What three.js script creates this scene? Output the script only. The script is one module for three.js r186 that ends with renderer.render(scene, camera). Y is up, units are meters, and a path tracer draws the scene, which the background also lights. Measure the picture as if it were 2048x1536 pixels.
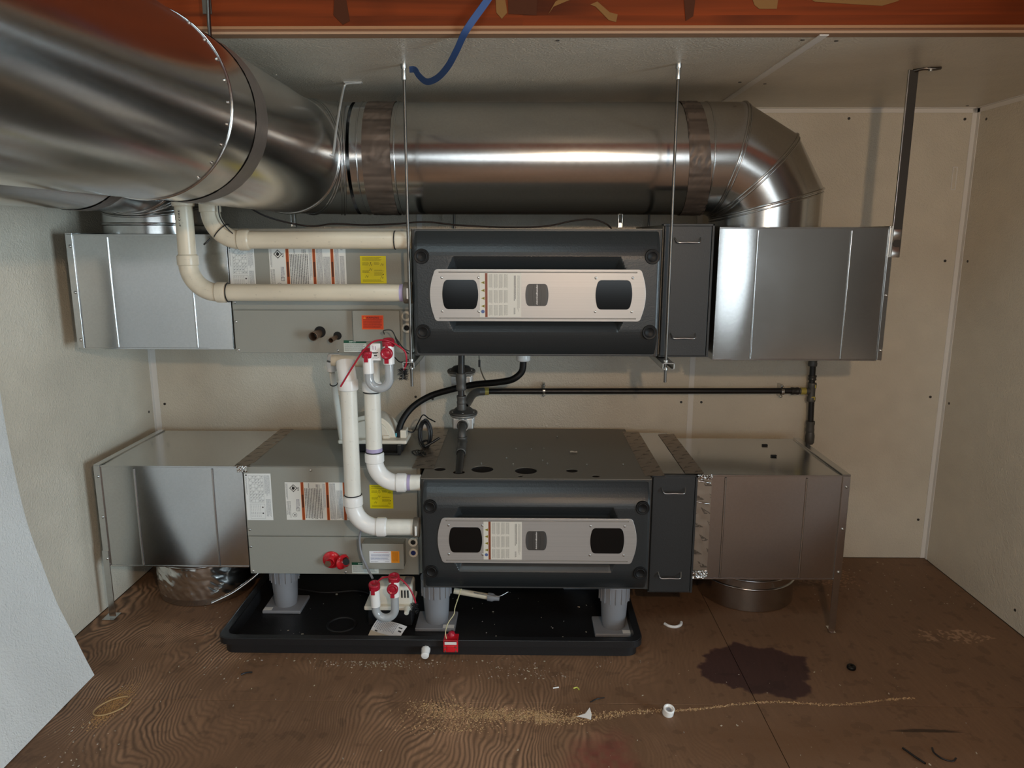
import * as THREE from 'three';
import { RoundedBoxGeometry } from 'three/addons/geometries/RoundedBoxGeometry.js';
import { mergeGeometries, toCreasedNormals, mergeVertices } from 'three/addons/utils/BufferGeometryUtils.js';
import { RectAreaLightUniformsLib } from 'three/addons/lights/RectAreaLightUniformsLib.js';

// ---------------------------------------------------------------- camera, sky, daylight, exposure
// x right, y up (floor 0), z towards the viewer (back wall of the alcove at 0)
const scene = new THREE.Scene();
const camera = new THREE.PerspectiveCamera(2 * Math.atan(768 / 1466.04) * 180 / Math.PI, 4 / 3, 0.02, 60);
{
  const pitch = 0.1972, yaw = -0.0129, roll = 0.0015;
  camera.position.set(0, 1.5406, 3.3883);
  const f = new THREE.Vector3(Math.sin(yaw) * Math.cos(pitch), -Math.sin(pitch), -Math.cos(yaw) * Math.cos(pitch));
  camera.up.set(-Math.sin(roll), Math.cos(roll), 0);
  camera.lookAt(camera.position.clone().add(f));
}
scene.background = new THREE.Color().setRGB(0.75, 0.9, 1.0);
RectAreaLightUniformsLib.init();
function daylight(w, h, x, y, z, tx, ty, tz, intensity, color) {
  const l = new THREE.RectAreaLight(new THREE.Color().setRGB(...color), intensity, w, h);
  l.position.set(x, y, z); l.lookAt(tx, ty, tz); scene.add(l);
  return l;
}
// daylight: through the wide doorway on the right of the outer room, the window behind the viewer and an added, unseen roof light overhead
daylight(1.9, 2.05, 4.58, 1.06, 4.65, 0, 1.06, 4.65, 18, [0.74, 0.93, 1.05]);
daylight(3.0, 1.3, 0.55, 1.62, 6.93, 0.55, 1.62, 0, 2.4, [0.86, 0.95, 1.0]);
daylight(1.3, 1.2, -0.45, 3.38, 3.2, -0.45, 0, 3.2001, 4.5, [0.72, 0.93, 1.0]);  // added roof light, there to brighten the left floor and leaning sheet
const renderer = new THREE.WebGLRenderer();
renderer.toneMapping = THREE.LinearToneMapping;
renderer.toneMappingExposure = 1.0;
renderer.shadowMap.enabled = true;

// ---------------------------------------------------------------- helpers
const V = (x, y, z) => new THREE.Vector3(x, y, z);
let seed = 7;
const rnd = () => { seed = (seed * 1664525 + 1013904223) >>> 0; return seed / 4294967296; };
const rr = (a, b) => a + (b - a) * rnd();
// value noise
const NP = new Float32Array(65536); { let s = 99; for (let i = 0; i < 65536; i++) { s = (s * 1664525 + 1013904223) >>> 0; NP[i] = s / 4294967296; } }
const hash2 = (i, j) => NP[((i * 73856093) ^ (j * 19349663)) & 65535];
function noise(x, y) {
  const i = Math.floor(x), j = Math.floor(y), a = x - i, b = y - j, u = a * a * (3 - 2 * a), v = b * b * (3 - 2 * b);
  const p = hash2(i, j), q = hash2(i + 1, j), r = hash2(i, j + 1), s = hash2(i + 1, j + 1);
  return p + (q - p) * u + (r - p) * v + (p - q - r + s) * u * v;
}
const fbm = (x, y, o = 4) => { let s = 0, a = 0.5, n = 0; for (let k = 0; k < o; k++) { s += a * noise(x, y); n += a; x = x * 2.03 + 17.1; y = y * 2.03 + 9.7; a *= 0.5; } return s / n; };
function dataTex(w, h, fn, srgb, rx = 1, ry = 1) {
  const d = new Uint8Array(w * h * 4);
  for (let j = 0; j < h; j++) for (let i = 0; i < w; i++) {
    const c = fn(i / w, j / h, i, j), k = (j * w + i) * 4;
    if (typeof c === 'number') { d[k] = d[k + 1] = d[k + 2] = Math.max(0, Math.min(255, c * 255)); } else { d[k] = Math.max(0, Math.min(255, c[0] * 255)); d[k + 1] = Math.max(0, Math.min(255, c[1] * 255)); d[k + 2] = Math.max(0, Math.min(255, c[2] * 255)); }
    d[k + 3] = 255;
  }
  const t = new THREE.DataTexture(d, w, h); t.magFilter = THREE.LinearFilter; t.minFilter = THREE.LinearMipmapLinearFilter; t.wrapS = t.wrapT = THREE.RepeatWrapping;
  if (srgb) t.colorSpace = THREE.SRGBColorSpace;
  t.repeat.set(rx, ry); t.needsUpdate = true; return t;
}
// tiling noise: lattice period p
function tnoise(x, y, p) {
  const i = Math.floor(x), j = Math.floor(y), a = x - i, b = y - j, u = a * a * (3 - 2 * a), v = b * b * (3 - 2 * b), m = (n) => ((n % p) + p) % p;
  const P = hash2(m(i), m(j)), q = hash2(m(i + 1), m(j)), r = hash2(m(i), m(j + 1)), s = hash2(m(i + 1), m(j + 1));
  return P + (q - P) * u + (r - P) * v + (P - q - r + s) * u * v;
}
const canvasTex = (w, h, draw) => {
  const c = document.createElement('canvas'); c.width = w; c.height = h; const g = c.getContext('2d'); draw(g, w, h);
  const t = new THREE.CanvasTexture(c); t.colorSpace = THREE.SRGBColorSpace; return t;
};
const used = new Map(), bases = new WeakMap();
const numbered = (n) => { const k = used.get(n) || 0; used.set(n, k + 1); return k ? `${n}_${String(k).padStart(3, '0')}` : n; };
function shadows(o) { o.castShadow = o.receiveShadow = true; return o; }
function thing(name, label, category, base = [0, 0, 0], group, kind) {
  const o = new THREE.Group(); o.name = numbered(name); o.position.set(...base); scene.add(o); bases.set(o, base);
  o.userData = { label, category }; if (group) o.userData.group = group; if (kind) o.userData.kind = kind;
  return o;
}
function structure(name, geo, mat) { const o = shadows(new THREE.Mesh(geo, mat)); o.name = name; o.userData = { kind: 'structure' }; bases.set(o, [0, 0, 0]); scene.add(o); return o; }
// a part (or sub-part): geometry is given in world coordinates and moved to the thing's base
function part(parent, name, geo, mat, label) {
  const b = bases.get(parent); const g = Array.isArray(geo) ? merge(geo) : geo; g.translate(-b[0], -b[1], -b[2]);
  const o = shadows(new THREE.Mesh(g, mat)); o.name = name; bases.set(o, b); if (label) o.userData.label = label; parent.add(o); return o;
}
// a thing that is one mesh
function single(name, geo, mat, label, category, base = [0, 0, 0], group, kind) {
  const g = Array.isArray(geo) ? merge(geo) : geo; g.translate(-base[0], -base[1], -base[2]);
  const o = shadows(new THREE.Mesh(g, mat)); o.name = numbered(name); o.position.set(...base); o.userData = { label, category }; bases.set(o, base);
  if (group) o.userData.group = group; if (kind) o.userData.kind = kind; scene.add(o); return o;
}
function merge(list) {
  return mergeGeometries(list.map((g) => { const q = g.index ? g.toNonIndexed() : g; for (const k of Object.keys(q.attributes)) if (!['position', 'normal', 'uv'].includes(k)) q.deleteAttribute(k); if (!q.attributes.uv) q.setAttribute('uv', new THREE.BufferAttribute(new Float32Array(q.attributes.position.count * 2), 2)); q.morphAttributes = {}; return q; }));
}
function metreUV(g) {
  const p = g.attributes.position, n = g.attributes.normal, uv = new Float32Array(p.count * 2);
  for (let i = 0; i < p.count; i++) {
    const ax = Math.abs(n.getX(i)), ay = Math.abs(n.getY(i)), az = Math.abs(n.getZ(i));
    if (az >= ax && az >= ay) { uv[2 * i] = p.getX(i); uv[2 * i + 1] = p.getY(i); } else if (ay >= ax) { uv[2 * i] = p.getX(i); uv[2 * i + 1] = p.getZ(i); } else { uv[2 * i] = p.getZ(i); uv[2 * i + 1] = p.getY(i); }
  }
  g.setAttribute('uv', new THREE.BufferAttribute(uv, 2)); return g;
}
// box by its bounds, edges rounded by r
function bb(x0, x1, y0, y1, z0, z1, r = 0.0015) {
  const w = x1 - x0, h = y1 - y0, d = z1 - z0, q = Math.min(r, w / 2.2, h / 2.2, d / 2.2);
  const g = q > 0 ? new RoundedBoxGeometry(w, h, d, 2, q) : new THREE.BoxGeometry(w, h, d);
  g.translate((x0 + x1) / 2, (y0 + y1) / 2, (z0 + z1) / 2); return metreUV(g);
}
const YUP = V(0, 1, 0);
function cyl(a, b, r0, r1 = r0, seg = 24, open = false) {
  const d = b.clone().sub(a), g = new THREE.CylinderGeometry(r1, r0, d.length(), seg, 1, open);
  g.applyQuaternion(new THREE.Quaternion().setFromUnitVectors(YUP, d.clone().normalize())); g.translate((a.x + b.x) / 2, (a.y + b.y) / 2, (a.z + b.z) / 2); return g;
}
function tube(pts, r, n = 40, rs = 10, closed = false) { return new THREE.TubeGeometry(new THREE.CatmullRomCurve3(pts, closed, 'centripetal'), n, r, rs, closed); }
// lathe profile [[radius, along]...] about an axis
function lathe(prof, at, axis = YUP, seg = 28) {
  const g = new THREE.LatheGeometry(prof.map(([r, y]) => new THREE.Vector2(r, y)), seg);
  g.applyQuaternion(new THREE.Quaternion().setFromUnitVectors(YUP, axis.clone().normalize())); g.translate(at.x, at.y, at.z); return g;
}
function disc(at, axis, r, th = 0.002, seg = 20) { return cyl(at.clone().addScaledVector(axis, -th / 2), at.clone().addScaledVector(axis, th / 2), r, r, seg); }
// sheet over x,y with height z(x,y)
function sheetXY(x0, x1, y0, y1, zf, nx, ny) {
  const g = new THREE.PlaneGeometry(x1 - x0, y1 - y0, nx, ny), p = g.attributes.position, uv = g.attributes.uv;
  for (let i = 0; i < p.count; i++) { const x = p.getX(i) + (x0 + x1) / 2, y = p.getY(i) + (y0 + y1) / 2; p.setXYZ(i, x, y, zf(x, y)); uv.setXY(i, x, y); }
  g.computeVertexNormals(); return g;
}
// sheet over x,z (facing up)
function sheetXZ(x0, x1, z0, z1, yf, nx, nz) {
  const g = new THREE.PlaneGeometry(x1 - x0, z1 - z0, nx, nz); g.rotateX(-Math.PI / 2); const p = g.attributes.position, uv = g.attributes.uv;
  for (let i = 0; i < p.count; i++) { const x = p.getX(i) + (x0 + x1) / 2, z = p.getZ(i) + (z0 + z1) / 2; p.setXYZ(i, x, yf(x, z), z); uv.setXY(i, x, z); }
  g.computeVertexNormals(); return g;
}
// open round duct from a to b whose ends are cut by planes with normals na, nb (mitred joints)
function ductSeg(a, b, na, nb, r, seg = 72, wob = 0, rows = 1) {
  const d = b.clone().sub(a).normalize(), L = b.distanceTo(a); let u = Math.abs(d.y) < 0.9 ? YUP.clone() : V(1, 0, 0); u.addScaledVector(d, -u.dot(d)).normalize(); const v = d.clone().cross(u);
  const pos = [], nor = [], uv = [], idx = [];
  for (let i = 0; i <= seg; i++) {
    const t = (i / seg) * Math.PI * 2, n = u.clone().multiplyScalar(Math.cos(t)).addScaledVector(v, Math.sin(t));
    const q = a.clone().addScaledVector(n, r);
    const sa = a.clone().sub(q).dot(na) / d.dot(na), sb = b.clone().sub(q).dot(nb) / d.dot(nb);
    for (let k = 0; k <= rows; k++) {
      const s = sa + (sb - sa) * k / rows, w = wob ? wob * (noise(i * 0.9, k * 2.3 + a.x * 50) - 0.4) : 0, e = q.clone().addScaledVector(d, s).addScaledVector(n, w);
      pos.push(e.x, e.y, e.z); nor.push(n.x, n.y, n.z); uv.push(t * r, s);
    }
  }
  const m = rows + 1;
  for (let i = 0; i < seg; i++) for (let k = 0; k < rows; k++) { const p = i * m + k; idx.push(p, p + m, p + 1, p + 1, p + m, p + m + 1); }
  const g = new THREE.BufferGeometry(); g.setAttribute('position', new THREE.Float32BufferAttribute(pos, 3)); g.setAttribute('normal', new THREE.Float32BufferAttribute(nor, 3)); g.setAttribute('uv', new THREE.Float32BufferAttribute(uv, 2)); g.setIndex(idx);
  if (wob) g.computeVertexNormals();
  return g;
}
function ringPts(c, n, axis, r, seg = 64) {   // the circle of a duct along `axis` cut by the plane through c with normal n
  let u = Math.abs(axis.y) < 0.9 ? YUP.clone() : V(1, 0, 0); u.addScaledVector(axis, -u.dot(axis)).normalize(); const v = axis.clone().cross(u), out = [];
  for (let i = 0; i < seg; i++) { const t = i / seg * Math.PI * 2, q = c.clone().addScaledVector(u, r * Math.cos(t)).addScaledVector(v, r * Math.sin(t)); q.addScaledVector(axis, c.clone().sub(q).dot(n) / axis.dot(n)); out.push(q); }
  return out;
}
const bead = (c, n, axis, r, t) => tube(ringPts(c, n, axis, r), t, 72, 6, true);
const arcPts = (c, e1, e2, R, a0, a1, n = 14) => Array.from({ length: n + 1 }, (_, i) => { const t = a0 + (a1 - a0) * i / n; return c.clone().addScaledVector(e1, R * Math.cos(t)).addScaledVector(e2, R * Math.sin(t)); });
const X = V(1, 0, 0), Y = V(0, 1, 0), Z = V(0, 0, 1), NX = V(-1, 0, 0), NY = V(0, -1, 0), NZ = V(0, 0, -1);
// flat label card, slightly thick, facing +z, own 0..1 uv
function card(x0, x1, y0, y1, z, skew = 0) { const g = new THREE.PlaneGeometry(x1 - x0, y1 - y0); g.translate((x0 + x1) / 2, (y0 + y1) / 2, z + 0.0008); return g; }

// ---------------------------------------------------------------- materials
const std = (o) => new THREE.MeshStandardMaterial(o), phys = (o) => new THREE.MeshPhysicalMaterial(o);
const rgb = (r, g, b) => new THREE.Color().setRGB(r, g, b);
const pebble = dataTex(512, 512, (u, v) => { let s = 0; s += tnoise(u * 96, v * 96, 96) * 0.6 + tnoise(u * 190, v * 190, 190) * 0.3 + tnoise(u * 48, v * 48, 48) * 0.35; return Math.pow(s / 1.25, 1.5); }, false, 2.6, 2.6);
const frpTone = dataTex(256, 256, (u, v) => { const s = 0.93 + 0.07 * (0.6 * tnoise(u * 6, v * 6, 6) + 0.4 * tnoise(u * 23, v * 23, 23)); return [s, s, s * 0.995]; }, true, 0.7, 0.7);
const frp = std({ color: rgb(0.72, 0.665, 0.56), roughness: 0.3, map: frpTone, bumpMap: pebble, bumpScale: 0.0019 });
const frpDaylit = std({ color: rgb(0.80, 0.82, 0.82), roughness: 0.3, map: frpTone, bumpMap: pebble, bumpScale: 0.0019 });  // wall FRP made whiter and cooler, daylight on the sheet put into its colour
const trimWhite = std({ color: rgb(0.78, 0.76, 0.72), roughness: 0.35 });
const spangle = dataTex(512, 512, (u, v) => {
  let best = 9, val = 0; const n = 40, x = u * n, y = v * n, ci = Math.floor(x), cj = Math.floor(y);
  for (let a = -1; a <= 1; a++) for (let b = -1; b <= 1; b++) { const i = ((ci + a) % n + n) % n, j = ((cj + b) % n + n) % n, dx = ci + a + hash2(i + 11, j) - x, dy = cj + b + hash2(i, j + 57) - y, d = dx * dx + dy * dy; if (d < best) { best = d; val = hash2(i + 3, j + 5); } }
  const s = 0.975 + 0.025 * val; return [s, s, s];
}, true, 5, 5);
const metRough = dataTex(256, 256, (u, v) => 0.86 + 0.14 * (0.5 * tnoise(u * 40, v * 40, 40) + 0.5 * tnoise(u * 7, v * 7, 7)), false, 2, 2);
const galv = std({ color: rgb(0.60, 0.61, 0.61), metalness: 1, roughness: 0.19, map: spangle, roughnessMap: metRough });
const ductMetal = std({ color: rgb(0.56, 0.56, 0.55), metalness: 1, roughness: 0.215, map: spangle, roughnessMap: metRough });
const rawSteel = std({ color: rgb(0.15, 0.14, 0.128), metalness: 1, roughness: 0.36 });
const brightWire = std({ color: rgb(0.70, 0.70, 0.68), metalness: 0.55, roughness: 0.45 });
const zinc = std({ color: rgb(0.58, 0.58, 0.56), metalness: 1, roughness: 0.3 });
const foilPrint = dataTex(256, 256, (u, v) => { const a = (u * 6 + v * 3) % 1, b = (v * 6) % 1, n = noise(u * 90, v * 90); const ink = (b < 0.5 && a > 0.15 && a < 0.15 + 0.55 * (0.5 - b) * 2 && n > 0.3) ? 0.68 : 1; return [ink, ink * 0.97, ink * 0.93]; }, true, 3, 3);
const foil = std({ color: rgb(0.36, 0.32, 0.28), metalness: 0.8, roughness: 0.42, map: foilPrint });
const foilBare = std({ color: rgb(0.72, 0.72, 0.7), metalness: 1, roughness: 0.18 });
const tapeStreak = dataTex(256, 256, (u, v) => { const s = 0.55 + 0.45 * tnoise(u * 60, v * 5, 64) * (0.6 + 0.4 * tnoise(u * 9, v * 9, 9)); return [s, s * 0.93, s * 0.88]; }, true, 1.6, 1.6);
const ductTape = std({ color: rgb(0.24, 0.215, 0.195), roughness: 0.42, metalness: 0.35, map: tapeStreak });
const brownTape = std({ color: rgb(0.115, 0.095, 0.08), roughness: 0.4, metalness: 0.2 });
const paintGrain = dataTex(256, 256, (u, v) => 0.5 * tnoise(u * 120, v * 120, 120) + 0.5 * tnoise(u * 60, v * 60, 60), false, 4, 4);
const charcoal = std({ color: rgb(0.022, 0.0255, 0.027), roughness: 0.36, bumpMap: paintGrain, bumpScale: 0.0003 });
const casingDark = std({ color: rgb(0.15, 0.132, 0.105), roughness: 0.42, bumpMap: paintGrain, bumpScale: 0.0002 });
const filterDark = std({ color: rgb(0.028, 0.030, 0.031), roughness: 0.42, bumpMap: paintGrain, bumpScale: 0.0002 });
const edgeDark = std({ color: rgb(0.05, 0.051, 0.05), roughness: 0.4 });
const inside = std({ color: rgb(0.01, 0.01, 0.01), roughness: 0.9 });
const coilPaint = std({ color: rgb(0.31, 0.312, 0.275), roughness: 0.45, bumpMap: paintGrain, bumpScale: 0.0002 });
const brush = dataTex(64, 1024, (u, v) => 0.93 + 0.07 * hash2(Math.floor(v * 1024), 3) * (0.9 + 0.1 * hash2(Math.floor(u * 4), 9)), true, 1, 3);
const silver = std({ color: rgb(0.50, 0.475, 0.45), metalness: 0.55, roughness: 0.42, map: brush });
const darkGlass = phys({ color: rgb(0.005, 0.005, 0.005), roughness: 0.12, specularIntensity: 0.6 });
const rubber = phys({ color: rgb(0.004, 0.004, 0.004), roughness: 0.5, specularIntensity: 0.6 });
const badgeGrey = std({ color: rgb(0.055, 0.054, 0.052), roughness: 0.4 });
const pvcTone = dataTex(256, 256, (u, v) => { const s = 0.955 + 0.045 * tnoise(u * 5, v * 5, 5), d = tnoise(u * 16, v * 16, 16) > 0.93 ? 0.95 : 1; return [s * d, s * d, s * d * 0.98]; }, true, 3, 2);
const pvcCream = std({ color: rgb(0.73, 0.655, 0.535), roughness: 0.32, map: pvcTone });
const pvcWhite = std({ color: rgb(0.80, 0.785, 0.74), roughness: 0.3, map: pvcTone });
const pvcFit = std({ color: rgb(0.84, 0.83, 0.80), roughness: 0.28 });
const purple = std({ color: rgb(0.42, 0.36, 0.55), roughness: 0.4 });
const blackPlastic = std({ color: rgb(0.012, 0.012, 0.013), roughness: 0.36 });
const blackPipe = std({ color: rgb(0.010, 0.009, 0.009), roughness: 0.38 });
const ironPipe = std({ color: rgb(0.045, 0.043, 0.04), roughness: 0.4, metalness: 0.5 });
const castIron = std({ color: rgb(0.10, 0.098, 0.092), roughness: 0.5, metalness: 0.4 });
const aluDie = std({ color: rgb(0.62, 0.62, 0.60), roughness: 0.42, metalness: 0.75 });
const brassY = std({ color: rgb(0.50, 0.42, 0.10), roughness: 0.45, metalness: 0.3 });
const redPlastic = std({ color: rgb(0.38, 0.012, 0.03), roughness: 0.25 });
const redBright = phys({ color: rgb(0.62, 0.015, 0.025), roughness: 0.18, clearcoat: 0.6, clearcoatRoughness: 0.1 });
const clearVinyl = phys({ color: rgb(0.40, 0.42, 0.43), roughness: 0.12, clearcoat: 1, clearcoatRoughness: 0.05 });
const pumpCream = std({ color: rgb(0.78, 0.73, 0.62), roughness: 0.4 });
const greyPlastic = std({ color: rgb(0.245, 0.25, 0.268), roughness: 0.5 });
const panPlastic = std({ color: rgb(0.012, 0.012, 0.013), roughness: 0.42, bumpMap: paintGrain, bumpScale: 0.0003 });
const blueCord = std({ color: rgb(0.018, 0.055, 0.17), roughness: 0.7 });
const blueCap = std({ color: rgb(0.015, 0.03, 0.16), roughness: 0.35 });
const copper = std({ color: rgb(0.30, 0.20, 0.14), metalness: 0.8, roughness: 0.4 });
const wireYellow = std({ color: rgb(0.55, 0.5, 0.28), roughness: 0.5 });
const paper = std({ color: rgb(0.72, 0.70, 0.66), roughness: 0.8 });
const concreteWall = std({ color: rgb(0.10, 0.075, 0.055), roughness: 0.85 });
// engineered timber beam: red-brown veneer with lengthwise grain
const beamTex = dataTex(1024, 256, (u, v) => {
  const x = u * 4, y = v * 0.36, g = fbm(x * 2.2, y * 60 + 2 * fbm(x * 1.5, y * 6, 2), 3), b = fbm(x * 3.1 + 40, y * 5 + 3, 3);
  const k = 0.72 + 0.38 * g, d = b > 0.6 ? 1 - (b - 0.6) * 1.4 : 1; return [0.45 * k * d, 0.19 * k * d, 0.065 * k * d];
}, true, 0.25, 2.8);
const beamMat = phys({ color: 0xffffff, roughness: 0.8, specularIntensity: 0.3, map: beamTex });
const plyEdge = phys({ specularIntensity: 0.25, color: rgb(0.30, 0.15, 0.075), roughness: 0.8 }), plyEdgeDark = phys({ specularIntensity: 0.25, color: rgb(0.16, 0.075, 0.04), roughness: 0.8 }), plyEdgePale = phys({ specularIntensity: 0.25, color: rgb(0.34, 0.21, 0.13), roughness: 0.8 });
const flakeTan = phys({ specularIntensity: 0.25, color: rgb(0.175, 0.085, 0.026), roughness: 0.7 }), flakeDark = phys({ specularIntensity: 0.25, color: rgb(0.055, 0.015, 0.005), roughness: 0.7 });
// painted plywood floor: rotary-cut grain, scuffs and stains, uv in metres mapped over x -1.8..2.2, z 0..2.5
const FX0 = -1.8, FX1 = 2.2, FZ1 = 2.5;
const sdfBlob = (x, z, cx, cz, rx, rz, rough, s) => { const a = Math.atan2((z - cz) / rz, (x - cx) / rx), d = Math.hypot((x - cx) / rx, (z - cz) / rz); return d - 1 - rough * (fbm(Math.cos(a) * 2.4 + s, Math.sin(a) * 2.4 + s, 3) - 0.5) - 0.06 * (noise(x * 90, z * 90) - 0.5); };
const sm01 = (a, b, x) => { const t = Math.max(0, Math.min(1, (x - a) / (b - a))); return t * t * (3 - 2 * t); };
const floorTex = dataTex(2048, 1280, (u, v) => {
  const x = FX0 + u * (FX1 - FX0), z = v * FZ1;
  // grain lines run mostly along z; warped into loops
  const right = x > 0.8, ox = right ? 31 : 0, wz = z * 0.9, w1 = fbm(x * 2.6 + ox, wz * 2.0 + 5, 3), w2 = fbm(x * 8 + 9 + ox, wz * 5 + 2, 2);
  const tt = x + 0.46 * (w1 - 0.5) + 0.075 * (w2 - 0.5), fine = noise(x * 160 + w1 * 20, z * 14), jag = 0.011 * (noise(x * 40, z * 26) - 0.5), gl = Math.pow(0.5 + 0.5 * Math.sin((tt + jag) * 6.283 * 62), 1.6) * (0.45 + 0.75 * noise(tt * 11, z * 0.8 + 3)), soft = fbm(x * 1.6 + 3, z * 1.6, 3), grit = noise(x * 420, z * 420);
  const wornLit = Math.max(0, Math.min(1, (fbm(x * 1.3 + 12, z * 1.5 + 4, 3) - 0.25) * 3.0)) * (right ? 0.2 : 1) * Math.max(0.12, Math.min(1, (fbm(x * 3.4 + 51, z * 4.1 + 8, 3) - 0.36) * 4.2)) * (1 - 0.6 * sm01(-0.1, 0.5, x));  // bare worn grain on the left, lightened further to carry daylight in the colour
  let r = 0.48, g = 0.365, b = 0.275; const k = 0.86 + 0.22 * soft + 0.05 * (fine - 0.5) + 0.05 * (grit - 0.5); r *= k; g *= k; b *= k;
  const gg = 1 + wornLit * (0.44 - 0.66 * gl) * (0.75 + 0.5 * fine); r *= gg; g *= gg * (1 + 0.035 * wornLit); b *= gg * (1 + 0.08 * wornLit);
  const dirt = fbm(x * 26 + 70, z * 26 + 30, 3); if (dirt > 0.66) { const q = 1 - Math.min(0.09, (dirt - 0.66) * 1.5); r *= q; g *= q; b *= q; }
  // the dark damp stain on the right
  const s1 = sdfBlob(x, z, 0.855, 0.965, 0.19, 0.17, 0.75, 4); if (s1 < 0) { const q = Math.min(1, -s1 * 14); r += (r * 0.58 - r) * q; g += (g * 0.52 - g) * q; b += (b * 0.62 - b) * q; }
  // rubbed-in red chalk mark near the front
  const s2 = sdfBlob(x, z, 0.25, 1.47, 0.10, 0.14, 0.8, 9); if (s2 < 0.3) { const q = Math.max(0, Math.min(1, (0.3 - s2) * 1.3)) * (0.12 + 0.34 * noise(x * 60, z * 60)); r += (0.52 - r) * q; g += (0.19 - g) * q; b += (0.20 - b) * q; }
  // dragged dark scuff
  const s4 = sdfBlob(x, z, 1.30, 1.295, 0.12, 0.010, 0.9, 33); if (s4 < 0) { const q = Math.min(1, -s4 * 3) * 0.45; r *= 1 - q; g *= 1 - q; b *= 1 - q; }
  // ochre smear along the right front
  const s3 = sdfBlob(x, z, 0.95, 1.36, 0.42, 0.12, 0.7, 14); if (s3 < 0.2) { const q = Math.max(0, Math.min(1, (0.2 - s3))) * 0.5 * (0.5 + 0.5 * fine); r += (0.37 - r) * q; g += (0.25 - g) * q; b += (0.15 - b) * q; }
  // plaster dust near the right wall
  const d1 = sdfBlob(x, z, 1.42, 0.16, 0.14, 0.16, 0.9, 21); if (d1 < 0 && noise(x * 130, z * 130) > 0.55) { r += 0.12; g += 0.10; b += 0.085; }
  const d2 = sdfBlob(x, z, 1.72, 0.72, 0.16, 0.05, 0.9, 25); if (d2 < 0 && noise(x * 110, z * 110) > 0.58) { r += 0.14; g += 0.125; b += 0.11; }
  return [r, g, b];
}, true);
floorTex.wrapS = floorTex.wrapT = THREE.MirroredRepeatWrapping;
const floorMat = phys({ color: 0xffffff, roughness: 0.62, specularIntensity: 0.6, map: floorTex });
const plyDark = std({ color: rgb(0.03, 0.02, 0.015), roughness: 0.9 });

// ---------------------------------------------------------------- the room
const XL = -1.749, XR = 1.982, H = 2.096, ZB = 1.2, OX = 4.6, OZ = 7.0, OH = 3.4, ZR = 2.1;
function boxS(x0, x1, y0, y1, z0, z1) { return metreUV(new THREE.BoxGeometry(x1 - x0, y1 - y0, z1 - z0).translate((x0 + x1) / 2, (y0 + y1) / 2, (z0 + z1) / 2)); }
const screwHead = std({ color: rgb(0.06, 0.055, 0.05), roughness: 0.4, metalness: 0.6 });
{ // floor: slab and plywood sheets with open joints
  const fl = structure('floor', boxS(XL - 0.15, OX + 0.15, -0.2, -0.018, -0.15, OZ + 0.15), plyDark);
  const g = 0.0012, xs = [XL, 0.8, XR + 0.0], zs = [0, 1.172, 2.39, 4.8, OZ];
  const xsOut = [XL, 0.8, 3.24, OX];
  for (let k = 0; k < zs.length - 1; k++) { const X2 = k === 0 ? xs : xsOut; for (let i = 0; i < X2.length - 1; i++) {
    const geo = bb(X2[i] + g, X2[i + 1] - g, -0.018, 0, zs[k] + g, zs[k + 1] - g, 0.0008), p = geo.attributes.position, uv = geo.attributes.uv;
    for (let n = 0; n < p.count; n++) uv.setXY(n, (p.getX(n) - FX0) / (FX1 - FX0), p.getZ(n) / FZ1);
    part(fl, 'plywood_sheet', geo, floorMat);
  } }
}
function screwsOn(parent, pts, axis) { for (const [x, y, z] of pts) part(parent, 'screw', disc(V(x, y, z), axis, 0.006, 0.003, 10), screwHead); }
{ // back wall of the alcove: three plastic wall panels
  const w = structure('wall_back', boxS(XL - 0.15, XR + 0.15, -0.05, OH, -0.15, -0.008), concreteWall);
  const xs = [XL, -0.464, 0.8, XR];
  for (let i = 0; i < 3; i++) part(w, 'panel', bb(xs[i] + 0.002, xs[i + 1] - 0.002, 0.002, H, -0.008, 0, 0.0008), frp);
  const sc = []; for (const [a, b] of [[1.427, 2.053], [1.93, 2.05], [1.915, 1.44], [1.92, 0.81], [0.85, 0.78], [0.755, 0.78], [-1.70, 0.76], [-0.50, 0.80], [-0.42, 0.79], [1.93, 0.20]]) sc.push([a, b, 0.001]);
  screwsOn(w, sc, Z);
  // moulded maker's tag near the right corner
  const t = part(w, 'moulded_tag', bb(1.905, 1.921, 1.755, 1.845, 0, 0.002, 0.0008), frp); t.name = 'moulded_tag';
  part(w, 'tag_rim', [bb(1.902, 1.906, 1.752, 1.848, 0, 0.0034, 0.001), bb(1.920, 1.924, 1.752, 1.848, 0, 0.0034, 0.001), bb(1.902, 1.924, 1.846, 1.85, 0, 0.0034, 0.001), bb(1.902, 1.924, 1.75, 1.754, 0, 0.0034, 0.001)], trimWhite);
}
{ const w = structure('wall_left', boxS(XL - 0.15, XL - 0.008, -0.05, OH, -0.15, OZ + 0.15), concreteWall);
  part(w, 'panel', bb(XL - 0.008, XL, 0.002, H, 0, 1.22, 0.0008), frp); part(w, 'panel', bb(XL - 0.008, XL, 0.002, OH, 1.224, 3.66, 0.0008), frp); part(w, 'panel', bb(XL - 0.008, XL, 0.002, OH, 3.664, OZ, 0.0008), concreteWall);
  screwsOn(w, [[XL, 0.735, 0.06]], X); }
{ const w = structure('wall_right', boxS(XR + 0.008, XR + 0.14, -0.05, OH, -0.15, ZR), concreteWall);
  part(w, 'panel', bb(XR, XR + 0.008, 0.002, H, 0, 1.22, 0.0008), frp); part(w, 'panel', bb(XR, XR + 0.008, 0.002, OH, 1.224, ZR, 0.0008), concreteWall);
  screwsOn(w, [[XR, 2.04, 0.07], [XR, 1.44, 0.06], [XR, 0.79, 0.05], [XR, 0.08, 0.66]], X); }
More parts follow.
